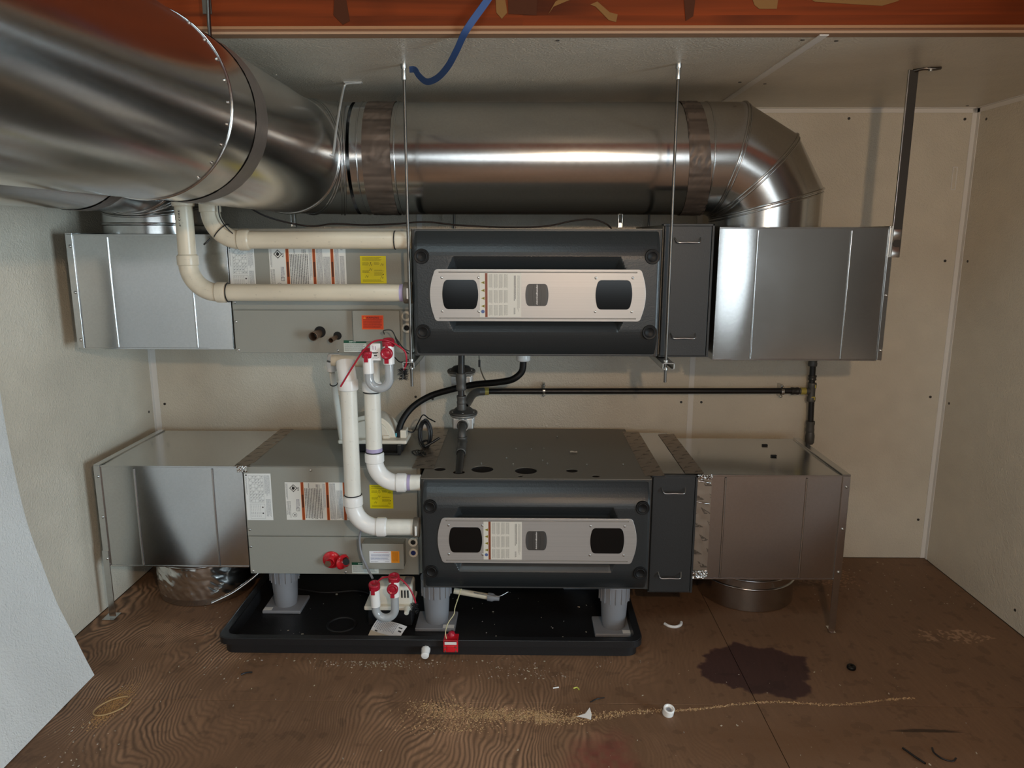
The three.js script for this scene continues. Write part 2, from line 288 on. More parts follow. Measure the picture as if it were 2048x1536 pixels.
{ const c = structure('ceiling', boxS(XL - 0.15, XR + 0.14, H + 0.012, OH, -0.15, ZB - 0.045), concreteWall);
  part(c, 'panel', bb(XL, 0.835, H, H + 0.011, 0, ZB - 0.002, 0.0008), frp); part(c, 'panel', bb(0.842, XR, H, H + 0.011, 0, ZB - 0.002, 0.0008), frp);
  screwsOn(c, [[0.10, H, 1.13], [0.80, H, 1.13], [0.90, H, 1.12], [0.79, H, 0.55], [0.89, H, 0.52], [-0.52, H, 0.12], [1.9, H, 0.06]], Y); }
{ // outer room, behind and beside the viewer
  structure('ceiling_outer', merge([boxS(XL - 0.15, -1.1, OH, OH + 0.15, ZB - 0.05, OZ + 0.15), boxS(0.2, OX + 0.15, OH, OH + 0.15, ZB - 0.05, OZ + 0.15), boxS(-1.1, 0.2, OH, OH + 0.15, ZB - 0.05, 2.6), boxS(-1.1, 0.2, OH, OH + 0.15, 3.8, OZ + 0.15)]), beamMat);
  structure('added_window_2', merge([boxS(-1.1, 0.2, OH + 0.02, OH + 0.1, 2.6, 2.63), boxS(-1.1, 0.2, OH + 0.02, OH + 0.1, 3.77, 3.8), boxS(-1.1, -1.07, OH + 0.02, OH + 0.1, 2.6, 3.8), boxS(0.17, 0.2, OH + 0.02, OH + 0.1, 2.6, 3.8)]), trimWhite);  // frame of the added roof light, out of view
  const wr = structure('wall_rear', merge([boxS(XL - 0.15, -0.95, -0.05, OH, OZ, OZ + 0.15), boxS(2.05, OX + 0.15, -0.05, OH, OZ, OZ + 0.15), boxS(-0.95, 2.05, -0.05, 0.97, OZ, OZ + 0.15), boxS(-0.95, 2.05, 2.27, OH, OZ, OZ + 0.15)]), concreteWall);
  structure('wall_side', merge([boxS(OX, OX + 0.15, -0.05, OH, ZB - 0.05, 3.7), boxS(OX, OX + 0.15, -0.05, OH, 5.6, OZ + 0.15), boxS(OX, OX + 0.15, 2.09, OH, 3.7, 5.6)]), concreteWall);
  structure('wall_outer', boxS(XR + 0.14, OX + 0.15, -0.05, OH, ZB - 0.15, ZB), concreteWall);
  const win = structure('window_1', merge([boxS(-0.95, 2.05, 0.97, 1.01, OZ + 0.02, OZ + 0.1), boxS(-0.95, 2.05, 2.23, 2.27, OZ + 0.02, OZ + 0.1), boxS(-0.95, -0.91, 0.97, 2.27, OZ + 0.02, OZ + 0.1), boxS(2.01, 2.05, 0.97, 2.27, OZ + 0.02, OZ + 0.1)]), trimWhite);
  structure('door_1', merge([boxS(OX + 0.02, OX + 0.12, -0.02, 2.09, 3.7, 3.74), boxS(OX + 0.02, OX + 0.12, -0.02, 2.09, 5.56, 5.6), boxS(OX + 0.02, OX + 0.12, 2.05, 2.09, 3.7, 5.6)]), trimWhite);
}
// divider and corner mouldings of the wall panels
structure('trim_1', bb(-0.476, -0.452, 0.002, H, 0, 0.0035, 0.001), trimWhite);
structure('trim_2', bb(0.787, 0.812, 0.002, H, 0, 0.0035, 0.001), trimWhite);
structure('trim_3', merge([bb(XL, XL + 0.026, 0.002, H, 0, 0.003, 0.001), bb(XL, XL + 0.003, 0.002, H, 0, 0.02, 0.001)]), trimWhite);
structure('trim_4', merge([bb(XR - 0.022, XR, 0.002, H, 0, 0.003, 0.001), bb(XR - 0.003, XR, 0.002, H, 0, 0.022, 0.001)]), trimWhite);
structure('trim_5', merge([bb(XL, XR, H - 0.02, H, 0, 0.003, 0.001), bb(XL, XR, H - 0.003, H, 0, 0.02, 0.001)]), trimWhite);
structure('trim_6', bb(0.825, 0.851, H - 0.0035, H, 0, ZB - 0.01, 0.001), trimWhite);
structure('trim_7', merge([bb(XR - 0.003, XR, H - 0.02, H, 0, ZB, 0.001), bb(XR - 0.018, XR, H - 0.003, H, 0, ZB, 0.001)]), trimWhite);
{ // header beam over the alcove with the cut edge of its plywood below it
  const bm = single('header_beam', boxS(XL, XR + 0.14, H + 0.020, H + 0.60, ZB - 0.045, ZB), beamMat, 'reddish brown engineered wood beam along the top of the alcove', 'beam', [0.1, H + 0.02, ZB - 0.02]);
  part(bm, 'plywood_edge', bb(XL, XR + 0.14, H + 0.012, H + 0.020, ZB - 0.04, ZB + 0.004, 0.0008), plyEdge);
  part(bm, 'plywood_edge', bb(XL, XR + 0.14, H + 0.006, H + 0.012, ZB - 0.04, ZB + 0.0025, 0.0008), plyEdgeDark);
  part(bm, 'plywood_edge', bb(XL, XR + 0.14, H - 0.001, H + 0.006, ZB - 0.04, ZB + 0.004, 0.0008), plyEdgePale);
  // torn scraps of paper and veneer still stuck to the face
  const scrap = (pts, mat) => { const s = new THREE.Shape(pts.map(([x, y]) => new THREE.Vector2(x, y))); const g = new THREE.ExtrudeGeometry(s, { depth: 0.0015, bevelEnabled: false }); g.translate(0, 0, ZB + 0.0002); part(bm, 'veneer_scrap', metreUV(g), mat); };
  scrap([[-0.075, 2.19], [-0.05, 2.192], [-0.043, 2.15], [-0.058, 2.134], [-0.073, 2.15]], flakeTan);
  scrap([[-0.041, 2.2], [0.04, 2.2], [0.038, 2.143], [-0.04, 2.147]], flakeDark);
  scrap([[0.085, 2.165], [0.15, 2.19], [0.17, 2.2], [0.13, 2.2], [0.09, 2.178], [0.07, 2.145]], flakeTan);
  scrap([[0.185, 2.17], [0.205, 2.178], [0.24, 2.15], [0.262, 2.145], [0.258, 2.125], [0.238, 2.13], [0.2, 2.165]], flakeTan);
  scrap([[0.44, 2.2], [0.475, 2.2], [0.47, 2.14], [0.45, 2.128]], flakeDark);
  scrap([[0.63, 2.183], [0.70, 2.182], [0.698, 2.158], [0.65, 2.158], [0.636, 2.168]], flakeTan);
  scrap([[0.79, 2.182], [0.82, 2.19], [0.91, 2.2], [1.0, 2.195], [1.03, 2.178], [0.985, 2.165], [0.93, 2.168], [0.86, 2.172], [0.8, 2.176]], flakeTan);
  scrap([[-0.52, 2.19], [-0.49, 2.2], [-0.48, 2.13], [-0.5, 2.12], [-0.525, 2.145]], flakeDark);
}
// ---------------------------------------------------------------- print on labels
function lines(g, x, y, w, h, rows, col, fill = 0.8) { g.fillStyle = col; const dy = h / rows; for (let k = 0; k < rows; k++) { let q = x; const end = x + w * (fill + (1 - fill) * rnd()); while (q < end) { const l = 3 + rnd() * 11; g.fillRect(q, y + k * dy, Math.min(l, end - q), dy * 0.5); q += l + 3; } } }
function vlines(g, x, y, w, h, cols, col, fill = 0.85) { g.fillStyle = col; const dx = w / cols; for (let k = 0; k < cols; k++) { let q = y; const end = y + h * (fill + (1 - fill) * rnd()); while (q < end) { const l = 3 + rnd() * 11; g.fillRect(x + k * dx, q, dx * 0.52, Math.min(l, end - q)); q += l + 3; } } }
const labelMat = (t, r = 0.35) => std({ map: t, roughness: r });
const tTable = canvasTex(320, 512, (g, w, h) => {
  g.fillStyle = '#e9ecea'; g.fillRect(0, 0, w, h); g.strokeStyle = '#8d9292'; g.lineWidth = 2;
  g.fillStyle = '#444'; g.fillRect(12, 10, 18, 18); vlines(g, 12, 40, 16, 200, 2, '#8a8f92');
  g.strokeRect(46, 20, 178, 296); for (let k = 1; k < 9; k++) { g.beginPath(); g.moveTo(46, 20 + k * 33); g.lineTo(224, 20 + k * 33); g.stroke(); } for (let k = 1; k < 5; k++) { g.beginPath(); g.moveTo(46 + k * 36, 20); g.lineTo(46 + k * 36, 316); g.stroke(); }
  for (let k = 0; k < 9; k++) for (let j = 0; j < 5; j++) if (rnd() > 0.35) { g.fillStyle = '#7c8184'; g.fillRect(54 + j * 36, 30 + k * 33, 20, 5); g.fillRect(54 + j * 36, 39 + k * 33, 14, 4); }
  vlines(g, 236, 20, 70, 230, 7, '#9aa0a4'); vlines(g, 244, 280, 60, 200, 6, '#9aa0a4');
  g.strokeRect(46, 334, 180, 160); for (let k = 0; k < 9; k++) for (let j = 0; j < 6; j++) { g.fillStyle = '#84898c'; g.fillRect(56 + j * 22, 344 + k * 16, 10, 4); }
  g.fillStyle = '#1d1f20'; for (const y of [360, 426]) { g.beginPath(); g.moveTo(200, y); g.lineTo(212, y + 10); g.lineTo(200, y + 20); g.lineTo(188, y + 10); g.fill(); }
});
const tWarn = canvasTex(1024, 560, (g, w, h) => {
  g.fillStyle = '#e6e6e0'; g.fillRect(0, 0, w, h);
  vlines(g, 12, 20, 28, 240, 3, '#909090'); vlines(g, 12, 280, 60, 250, 4, '#8a8a88', 0.6);
  g.save(); g.translate(118, 88); g.rotate(Math.PI / 4); g.lineWidth = 9; g.strokeStyle = '#2e2b28'; g.strokeRect(-36, -36, 72, 72); g.restore();
  g.fillStyle = '#1c1a18'; g.beginPath(); g.moveTo(96, 92); g.quadraticCurveTo(100, 60, 122, 58); g.quadraticCurveTo(116, 76, 136, 72); g.quadraticCurveTo(146, 96, 120, 112); g.quadraticCurveTo(98, 112, 96, 92); g.fill();
  g.save(); g.translate(196, 128); g.rotate(-Math.PI / 2); g.font = 'bold 34px sans-serif'; g.fillStyle = '#2a2826'; g.fillText('A2L', 0, 0); g.restore();
  vlines(g, 150, 250, 50, 200, 3, '#7b7b8c', 0.5); g.strokeStyle = '#5b5b58'; g.lineWidth = 5; g.strokeRect(150, 380, 40, 46); g.beginPath(); g.arc(118, 486, 30, 0, 7); g.stroke(); g.fillStyle = '#333'; g.fillRect(110, 476, 18, 20);
  const bar = (x, wd) => { g.fillStyle = '#f0b98e'; g.fillRect(x - 6, 0, wd + 12, h); g.fillStyle = '#a34a22'; g.fillRect(x, 0, wd, h); g.fillStyle = '#5a2a10'; g.fillRect(x + 4, h * 0.33, wd - 8, h * 0.34); };
  bar(226, 36); bar(582, 34); bar(824, 34);
  vlines(g, 276, 90, 250, 460, 11, '#4b4b4b', 0.96); vlines(g, 334, 16, 16, 70, 1, '#4b4b4b'); vlines(g, 440, 30, 60, 50, 3, '#4b4b4b');
  vlines(g, 534, 20, 40, 400, 4, '#8b8b93'); vlines(g, 632, 16, 84, 540, 8, '#77777c', 0.97); vlines(g, 724, 120, 90, 430, 8, '#77777c', 0.95); vlines(g, 872, 16, 60, 530, 6, '#77777c', 0.97); vlines(g, 944, 110, 60, 400, 6, '#77777c', 0.95); vlines(g, 956, 10, 30, 30, 3, '#444');
});
const tYellow = canvasTex(512, 512, (g, w, h) => {
  g.fillStyle = '#e9dd12'; g.fillRect(0, 0, w, h); const c = '#8d8406';
  lines(g, 40, 26, 420, 26, 2, '#5e5804'); lines(g, 40, 64, 420, 34, 2, c); lines(g, 40, 120, 150, 60, 4, c); lines(g, 270, 120, 120, 50, 3, c); lines(g, 270, 260, 200, 30, 2, c); lines(g, 40, 270, 150, 50, 4, c); lines(g, 270, 310, 190, 60, 4, c); lines(g, 40, 440, 430, 46, 3, c);
  g.strokeStyle = '#746c05'; g.lineWidth = 6; for (const [x, y] of [[205, 150], [430, 150], [200, 240], [120, 370], [420, 390]]) { g.beginPath(); g.moveTo(x - 30, y + 34); g.lineTo(x, y - 10); g.lineTo(x + 16, y + 30); g.lineTo(x + 34, y - 4); g.stroke(); } g.fillStyle = '#3c3803'; g.fillRect(196, 120, 22, 16); g.fillRect(440, 336, 22, 16);
});
const tOrange = canvasTex(512, 360, (g, w, h) => {
  g.fillStyle = '#f0662a'; g.fillRect(0, 0, w, h); g.fillStyle = '#e8481a'; g.fillRect(20, 18, w - 40, h - 36); g.fillStyle = '#f4a02a'; g.beginPath(); g.moveTo(36, 84); g.lineTo(66, 32); g.lineTo(96, 84); g.fill(); g.fillStyle = '#4a1206'; g.fillRect(63, 50, 6, 18);
  g.font = 'bold 62px sans-serif'; g.fillStyle = '#4a1206'; g.fillText('WARNING', 108, 82); lines(g, 34, 108, 444, 220, 8, '#7e2009', 0.9);
});
const tSafety = canvasTex(512, 256, (g, w, h) => { g.fillStyle = '#dfe6e2'; g.fillRect(0, 0, w, h); g.fillStyle = '#1f5a46'; g.fillRect(0, 0, w, 62); g.fillStyle = '#e6f0ea'; g.font = 'bold 46px sans-serif'; g.fillText('SAFETY', 120, 48); lines(g, 14, 80, 470, 160, 7, '#7b8582', 0.85); });
const tNotice = canvasTex(512, 256, (g, w, h) => { g.fillStyle = '#e9ebf0'; g.fillRect(0, 0, w, h); g.fillStyle = '#ef9a2b'; g.fillRect(370, 0, 142, h); lines(g, 70, 24, 260, 20, 1, '#b5565c'); lines(g, 30, 66, 320, 60, 3, '#7b84a8'); lines(g, 20, 142, 330, 60, 3, '#7b84a8'); lines(g, 20, 226, 130, 14, 1, '#33363f'); lines(g, 260, 226, 90, 14, 1, '#33363f'); vlines(g, 390, 18, 100, 210, 6, '#b56a14', 0.9); });
const tCaution = canvasTex(512, 560, (g, w, h) => {
  g.fillStyle = '#cfc9bd'; g.fillRect(0, 0, w, h); g.fillStyle = '#7c3a20'; g.fillRect(66, 0, 30, h);
  g.fillStyle = '#8a7d22'; for (const y of [100, 200, 300, 400]) { g.beginPath(); g.moveTo(14, y + 20); g.lineTo(60, y); g.lineTo(60, y + 40); g.fill(); g.fillStyle = '#3a3412'; g.fillRect(44, y + 14, 8, 12); g.fillStyle = '#8a7d22'; }
  g.fillStyle = '#50608c'; g.beginPath(); g.arc(38, 490, 22, 0, 7); g.fill();
  for (const [y, hh] of [[14, 180], [216, 170], [406, 140]]) for (let k = 0; k < 4; k++) vlines(g, 112 + k * 62, y, 48, hh, 5, '#8c877d', 0.9);
  vlines(g, 420, 30, 30, 330, 2, '#4c4a46', 0.9); vlines(g, 462, 30, 34, 460, 3, '#98938a'); vlines(g, 420, 440, 22, 90, 2, '#4c4a46');
});
const tBadge = canvasTex(256, 256, (g, w, h) => {
  g.fillStyle = '#403d3a'; g.fillRect(0, 0, w, h); g.strokeStyle = '#2a2826'; g.lineWidth = 5; g.beginPath(); g.moveTo(78, 0); g.quadraticCurveTo(54, 128, 78, 256); g.stroke(); g.beginPath(); g.moveTo(178, 0); g.quadraticCurveTo(202, 128, 178, 256); g.stroke();
  g.save(); g.translate(138, 250); g.rotate(-Math.PI / 2); g.font = 'italic bold 29px serif'; g.fillStyle = '#e4e0da'; g.fillText('American', 2, 0); g.fillText('Standard', 128, 0); g.restore();
});
const M_ = { table: labelMat(tTable), warn: labelMat(tWarn), yellow: labelMat(tYellow), orange: labelMat(tOrange), safety: labelMat(tSafety), notice: labelMat(tNotice), caution: labelMat(tCaution), badge: labelMat(tBadge, 0.4) };

// ---------------------------------------------------------------- furnaces
const FL = 0.864, FS = 0.4445;
function barrel(w, h, bulge, corner) { // outline with bowed left and right ends
  const s = new THREE.Shape(), a = w / 2, b = h / 2, c = corner;
  s.moveTo(-a + c, b); s.lineTo(a - c, b); s.quadraticCurveTo(a - c * 0.2, b, a, b - c); s.quadraticCurveTo(a + bulge * 2, 0, a, -b + c); s.quadraticCurveTo(a - c * 0.2, -b, a - c, -b); s.lineTo(-a + c, -b); s.quadraticCurveTo(-a + c * 0.2, -b, -a, -b + c); s.quadraticCurveTo(-a - bulge * 2, 0, -a, b - c); s.quadraticCurveTo(-a + c * 0.2, b, -a + c, b);
  return s;
}
function plateGeo(shape, depth, bev, x, y, z) { const g = new THREE.ExtrudeGeometry(shape, { depth, bevelEnabled: bev > 0, bevelSize: bev, bevelThickness: bev, bevelSegments: 2, curveSegments: 12 }); g.translate(x, y, z); return metreUV(g); }
function furnace(label, x0, yTop, zf, zBack, holesOnTop) {
  const x1 = x0 + FL, y0 = yTop - FS, cx = (x0 + x1) / 2, cy = (yTop + y0) / 2, zc = zf - 0.075;
  const t = thing('gas_furnace', label, 'furnace', [cx, y0, (zf + zBack) / 2]);
  // casing: bottom, back and both ends of folded sheet, open at the top panel
  part(t, 'casing', [bb(x0, x0 + 0.004, y0, yTop, zBack, zf - 0.055, 0.0015), bb(x1 - 0.004, x1, y0, yTop, zBack, zf - 0.055, 0.0015), bb(x0, x1, y0, y0 + 0.004, zBack, zf - 0.055, 0.0015), bb(x0, x1, y0, yTop, zBack, zBack + 0.004, 0.0015), bb(x0 + 0.004, x0 + 0.014, y0, yTop, zf - 0.058, zf - 0.054, 0.001), bb(x1 - 0.014, x1 - 0.004, y0, yTop, zf - 0.058, zf - 0.054, 0.001)], edgeDark);
  const top = new THREE.Shape([[x0, zBack], [x1, zBack], [x1, zf - 0.05], [x0, zf - 0.05]].map(([a, b]) => new THREE.Vector2(a, -b)));
  for (const [hx, hz, r] of holesOnTop) { const p = new THREE.Path(); p.absarc(hx, -hz, r, 0, Math.PI * 2); top.holes.push(p); }
  const tg = new THREE.ExtrudeGeometry(top, { depth: 0.003, bevelEnabled: false, curveSegments: 20 }); tg.rotateX(-Math.PI / 2); tg.translate(0, yTop - 0.003, 0);
  const tp = part(t, 'top_panel', metreUV(tg), casingDark);
  for (const [hx, hz, r] of holesOnTop) part(tp, 'knockout_hole', cyl(V(hx, yTop - 0.05, hz), V(hx, yTop - 0.004, hz), r + 0.012, r + 0.004, 20, true), inside);
  part(t, 'liner', bb(x0 + 0.006, x1 - 0.006, y0 + 0.006, yTop - 0.06, zBack + 0.006, zc - 0.01, 0.001), inside);
  // door: bowed along both long edges, hollowed behind the trim plate for the hand grips
  const d0 = x0 + 0.012, d1 = x1 - 0.012, hh = FS / 2 - 0.006, cor = (x, y) => { const ay = Math.abs(y - cy), over = Math.max(0, (ay - 0.118) / (hh - 0.118)); let z = zf - 0.052 * Math.pow(over, 1.9); const ex = 0.286 + (0.128 - ay) * 0.45 - Math.abs(x - cx + 0.001), ey = 0.130 - ay, dpt = Math.min(ex / 0.03, ey / 0.045, 1); if (dpt > 0) z -= 0.034 * dpt; const el = Math.min(x - d0, d1 - x); if (el < 0.006) z -= (0.006 - el) * 0.6; return z; };
  const dg = sheetXY(d0, d1, cy - hh, cy + hh, cor, 210, 110);
  const door = part(t, 'door', toCreasedNormals(dg, 0.5), charcoal);
  part(door, 'door_edge', [bb(d0 - 0.003, d1 + 0.003, cy + hh - 0.004, cy + hh + 0.002, zf - 0.075, zf - 0.05, 0.001), bb(d0 - 0.003, d1 + 0.003, cy - hh - 0.002, cy - hh + 0.004, zf - 0.075, zf - 0.05, 0.001), bb(d0 - 0.003, d0 + 0.001, cy - hh, cy + hh, zf - 0.075, zf - 0.048, 0.001), bb(d1 - 0.001, d1 + 0.003, cy - hh, cy + hh, zf - 0.075, zf - 0.048, 0.001)], edgeDark);
  for (const sx of [-1, 1]) for (const sy of [-1, 1]) {
    const kx = cx - 0.0 + sx * 0.3925, ky = cy + sy * 0.129, kz = zf - 0.001;
    part(door, 'plug', lathe([[0.001, 0.002], [0.013, 0.003], [0.0155, 0.0065], [0.0175, 0.0065], [0.0185, 0.004], [0.0235, 0.0075], [0.0255, 0.005], [0.026, -0.004]], V(kx, ky, kz), Z, 32), rubber);
  }
  // silver trim plate with two sight windows, badge, caution label
  const pl = part(t, 'trim_plate', plateGeo(barrel(0.712, 0.176, 0.0135, 0.014), 0.0045, 0.0012, cx + 0.004, cy - 0.003, zf - 0.002), silver);
  const pz = zf + 0.0037, py = cy - 0.003;
  for (const sy of [-1, 1]) { part(pl, 'groove', bb(cx - 0.335, cx + 0.343, py + sy * 0.079 - 0.0022, py + sy * 0.079 + 0.0022, pz - 0.002, pz + 0.0006, 0.0004), casingDark); part(pl, 'rib', bb(cx - 0.332, cx + 0.340, py + sy * 0.079 - 0.0007, py + sy * 0.079 + 0.0007, pz - 0.002, pz + 0.0016, 0.0004), silver); }
  for (const [wx, ww] of [[cx - 0.262, 0.114], [cx + 0.265, 0.116]]) {
    part(pl, 'sight_window', plateGeo(barrel(ww, 0.099, 0.0042, 0.016), 0.0012, 0.0006, wx, py + 0.003, pz - 0.0005), darkGlass);
    for (const sx of [-1, 1]) for (const sy of [-1, 1]) part(pl, 'screw', lathe([[0.0001, 0.002], [0.0032, 0.0019], [0.0046, 0.0006], [0.0046, -0.001]], V(wx + sx * 0.063, py + 0.003 + sy * 0.0575, pz), Z, 12), zinc);
  }
  part(pl, 'badge', plateGeo(barrel(0.072, 0.0745, 0.003, 0.012), 0.0012, 0.0006, cx + 0.0015, py + 0.002, pz - 0.0004), badgeGrey);
  part(pl, 'badge_print', card(cx + 0.0015 - 0.03, cx + 0.0015 + 0.03, py - 0.0345, py + 0.038, pz + 0.0009), M_.badge);
  part(pl, 'caution_label', card(cx - 0.195, cx - 0.052, py - 0.074, py + 0.076, pz), M_.caution);
  return t;
}
const holes = [[-0.315, 0.663, 0.023], [-0.238, 0.700, 0.023], [-0.150, 0.660, 0.043], [0.019, 0.676, 0.043], [0.197, 0.673, 0.023], [0.283, 0.738, 0.015], [-0.002, 0.743, 0.010]];
furnace('black furnace hung from rods, the higher of the two', -0.381, 1.5706, 0.857, 0.09, []);
furnace('black furnace standing over the drain pan, the lower of the two', -0.3753, 0.6576, 0.822, 0.045, holes);
// ---------------------------------------------------------------- filter cabinets
function filterBox(label, x0, x1, yTop, y0, zf, zb, topGalv) {
  const t = thing('filter_cabinet', label, 'filter cabinet', [(x0 + x1) / 2, y0, (zf + zb) / 2]);
  part(t, 'casing', bb(x0, x1, y0 + 0.002, yTop + (topGalv ? 0.0005 : -0.004), zb, zf - 0.02, 0.002), topGalv ? galv : casingDark);
  part(t, 'frame', [bb(x0, x1, yTop - 0.008, yTop, zf - 0.045, zf - 0.002, 0.0015), bb(x1 - 0.008, x1, y0, yTop, zf - 0.045, zf - 0.002, 0.0015), bb(x0, x1, y0, y0 + 0.006, zf - 0.045, zf - 0.004, 0.0015)], filterDark);
  const d = part(t, 'door', bb(x0 + 0.004, x1 - 0.010, y0 + 0.004, yTop - 0.007, zf - 0.022, zf, 0.003), filterDark);
  for (const hy of [yTop - 0.064, y0 + 0.072]) {
    const hx = (x0 + x1) / 2 - 0.005, w = 0.042; part(d, 'handle', tube([V(hx - w - 0.003, hy + 0.016, zf - 0.002), V(hx - w, hy + 0.006, zf + 0.012), V(hx - w + 0.004, hy, zf + 0.02), V(hx, hy, zf + 0.022), V(hx + w - 0.004, hy, zf + 0.02), V(hx + w, hy + 0.006, zf + 0.012), V(hx + w + 0.003, hy + 0.016, zf - 0.002)], 0.0028, 40, 8), zinc, 'bright wire pull handle');
  }
  return t;
}
filterBox('narrow dark filter cabinet at the right end of the hung furnace', 0.497, 0.676, 1.589, 1.116, 0.757, 0.12, false);
const fLow = filterBox('narrow dark filter cabinet at the right end of the lower furnace', 0.499, 0.673, 0.656, 0.174, 0.72, 0.10, true);
// ---------------------------------------------------------------- evaporator coil cabinets
function coil(label, x0, x1, y0, y1, zf, zb, split, low) {
  const t = thing('coil_cabinet', label, 'coil cabinet', [(x0 + x1) / 2, y0, (zf + zb) / 2]), D = (x) => x;
  part(t, 'casing', bb(x0, x1, y0, y1, zb, zf - 0.006, 0.002), coilPaint);
  const up = part(t, 'upper_panel', bb(x0 + 0.002, x1 - 0.012, split + 0.002, y1 - 0.002, zf - 0.006, zf, 0.002), coilPaint);
  const lo = part(t, 'access_panel', bb(x0 + 0.004, x1 - 0.012, y0 - 0.002, split - 0.0015, zf - 0.006, zf + 0.002, 0.002), coilPaint);
  const scr = [[x0 + 0.012, split + 0.028], [x0 + 0.012, split - 0.045], [x0 + 0.014, y0 + 0.008], [x0 + 0.39, y0 + 0.007], [x0 + 0.27, y1 - 0.014]];
  for (const [sx, sy] of scr) part(sy > split ? up : lo, 'screw', lathe([[0.0001, 0.004], [0.004, 0.0036], [0.0055, 0.0012], [0.0055, 0]], V(sx, sy, zf + 0.001), Z, 12), zinc);
  const tb = part(up, 'data_label', card(low ? -1.090 : -1.075, low ? -0.986 : -0.980, low ? 0.434 : 1.346, low ? 0.628 : 1.508, zf), M_.table);
  part(up, 'warning_label', card(low ? -0.932 : -0.926, low ? -0.646 : -0.644, low ? 0.436 : 1.345, low ? 0.593 : 1.505, zf), M_.warn);
  part(up, 'instruction_label', card(low ? -0.597 : -0.592, low ? -0.505 : -0.497, low ? 0.486 : 1.374, low ? 0.584 : 1.474, zf), M_.yellow);
  part(lo, 'safety_label', card(low ? -0.680 : -0.665, low ? -0.572 : -0.580, low ? 0.210 : 1.119, low ? 0.257 : 1.163, zf + 0.002), M_.safety);
  // small electrical box on the access panel
  const bx0 = low ? -0.622 : -0.622, bx1 = low ? -0.460 : -0.450, by0 = low ? 0.258 : 1.163, by1 = low ? 0.362 : 1.275, bz = low ? 0.70 : 0.697;
  const jb = part(t, 'electrical_box', bb(bx0, bx1, by0, by1, zf + 0.002, bz, 0.003), coilPaint);
  part(jb, 'box_lid', bb(bx0 - 0.001, bx1 + 0.001, by0 - 0.001, by1 + 0.001, bz - 0.001, bz + 0.002, 0.0012), coilPaint);
  if (low) part(jb, 'notice_label', card(-0.594, -0.476, 0.284, 0.333, bz + 0.002), M_.notice); else part(jb, 'hazard_label', card(-0.589, -0.509, 1.207, 1.259, bz + 0.002), M_.orange);
  // refrigerant line openings with copper stubs
  for (const [hx, hy, r, s] of low ? [[-0.755, 0.272, 0.030, 0.014], [-0.705, 0.262, 0.022, 0.009]] : [[-0.752, 1.194, 0.0215, 0.015], [-0.687, 1.180, 0.0155, 0.0085]]) {
    if (!low) { part(lo, 'line_hole', disc(V(hx, hy, zf + 0.0022), Z, r, 0.001, 24), inside);
      part(t, 'copper_stub', [cyl(V(hx - 0.002, hy - 0.003, zf - 0.03), V(hx - 0.012, hy - 0.010, zf + 0.055), s, s, 20, true), lathe([[s, 0], [s * 1.12, 0], [s * 1.12, -0.008], [s, -0.008]], V(hx - 0.012, hy - 0.010, zf + 0.055), V(-0.13, -0.09, 1), 20)], copper); }
  }
  if (low) {
    const c1 = part(t, 'red_line_cap', lathe([[0.0001, 0.010], [0.012, 0.011], [0.014, 0.030], [0.018, 0.031], [0.019, 0.012], [0.033, 0.009], [0.036, 0.004], [0.036, 0.001]], V(-0.760, 0.268, zf + 0.002), Z, 40), redBright, 'glossy red rubber cap');
    part(c1, 'opening', disc(V(-0.768, 0.264, zf + 0.034), Z, 0.0125, 0.002, 20), copper);
    part(t, 'red_line_cap', lathe([[0.0001, 0.030], [0.010, 0.030], [0.012, 0.012], [0.026, 0.010], [0.032, 0.002], [0.030, -0.004]], V(-0.714, 0.264, zf + 0.014), V(0.85, -0.1, 0.6), 36), redBright, 'glossy red rubber cap');
    part(t, 'line_plug', cyl(V(-0.705, 0.272, zf + 0.008), V(-0.690, 0.280, zf + 0.05), 0.011, 0.013, 20), rubber);
  }
  // grommets on the right edge
  for (const gy of low ? [0.345, 0.300] : [1.254, 1.210]) { const g2 = part(t, 'grommet', new THREE.TorusGeometry(0.0145, 0.005, 10, 28).translate(low ? -0.43 : -0.427, gy, zf + 0.004), pumpCream); part(g2, 'grommet_core', disc(V(low ? -0.43 : -0.427, gy, zf + 0.003), Z, 0.012, 0.004, 20), low && gy < 0.32 ? blueCap : (gy < 1.22 ? inside : coilPaint)); }
  return t;
}
coil('grey beige coil cabinet of the hung unit behind the cream pipes', -1.077, -0.404, 1.117, 1.572, 0.675, 0.14, 1.276, false);
const cLow = coil('grey beige coil cabinet of the lower unit with red caps', -1.096, -0.396, 0.207, 0.657, 0.64, 0.08, 0.366, true);

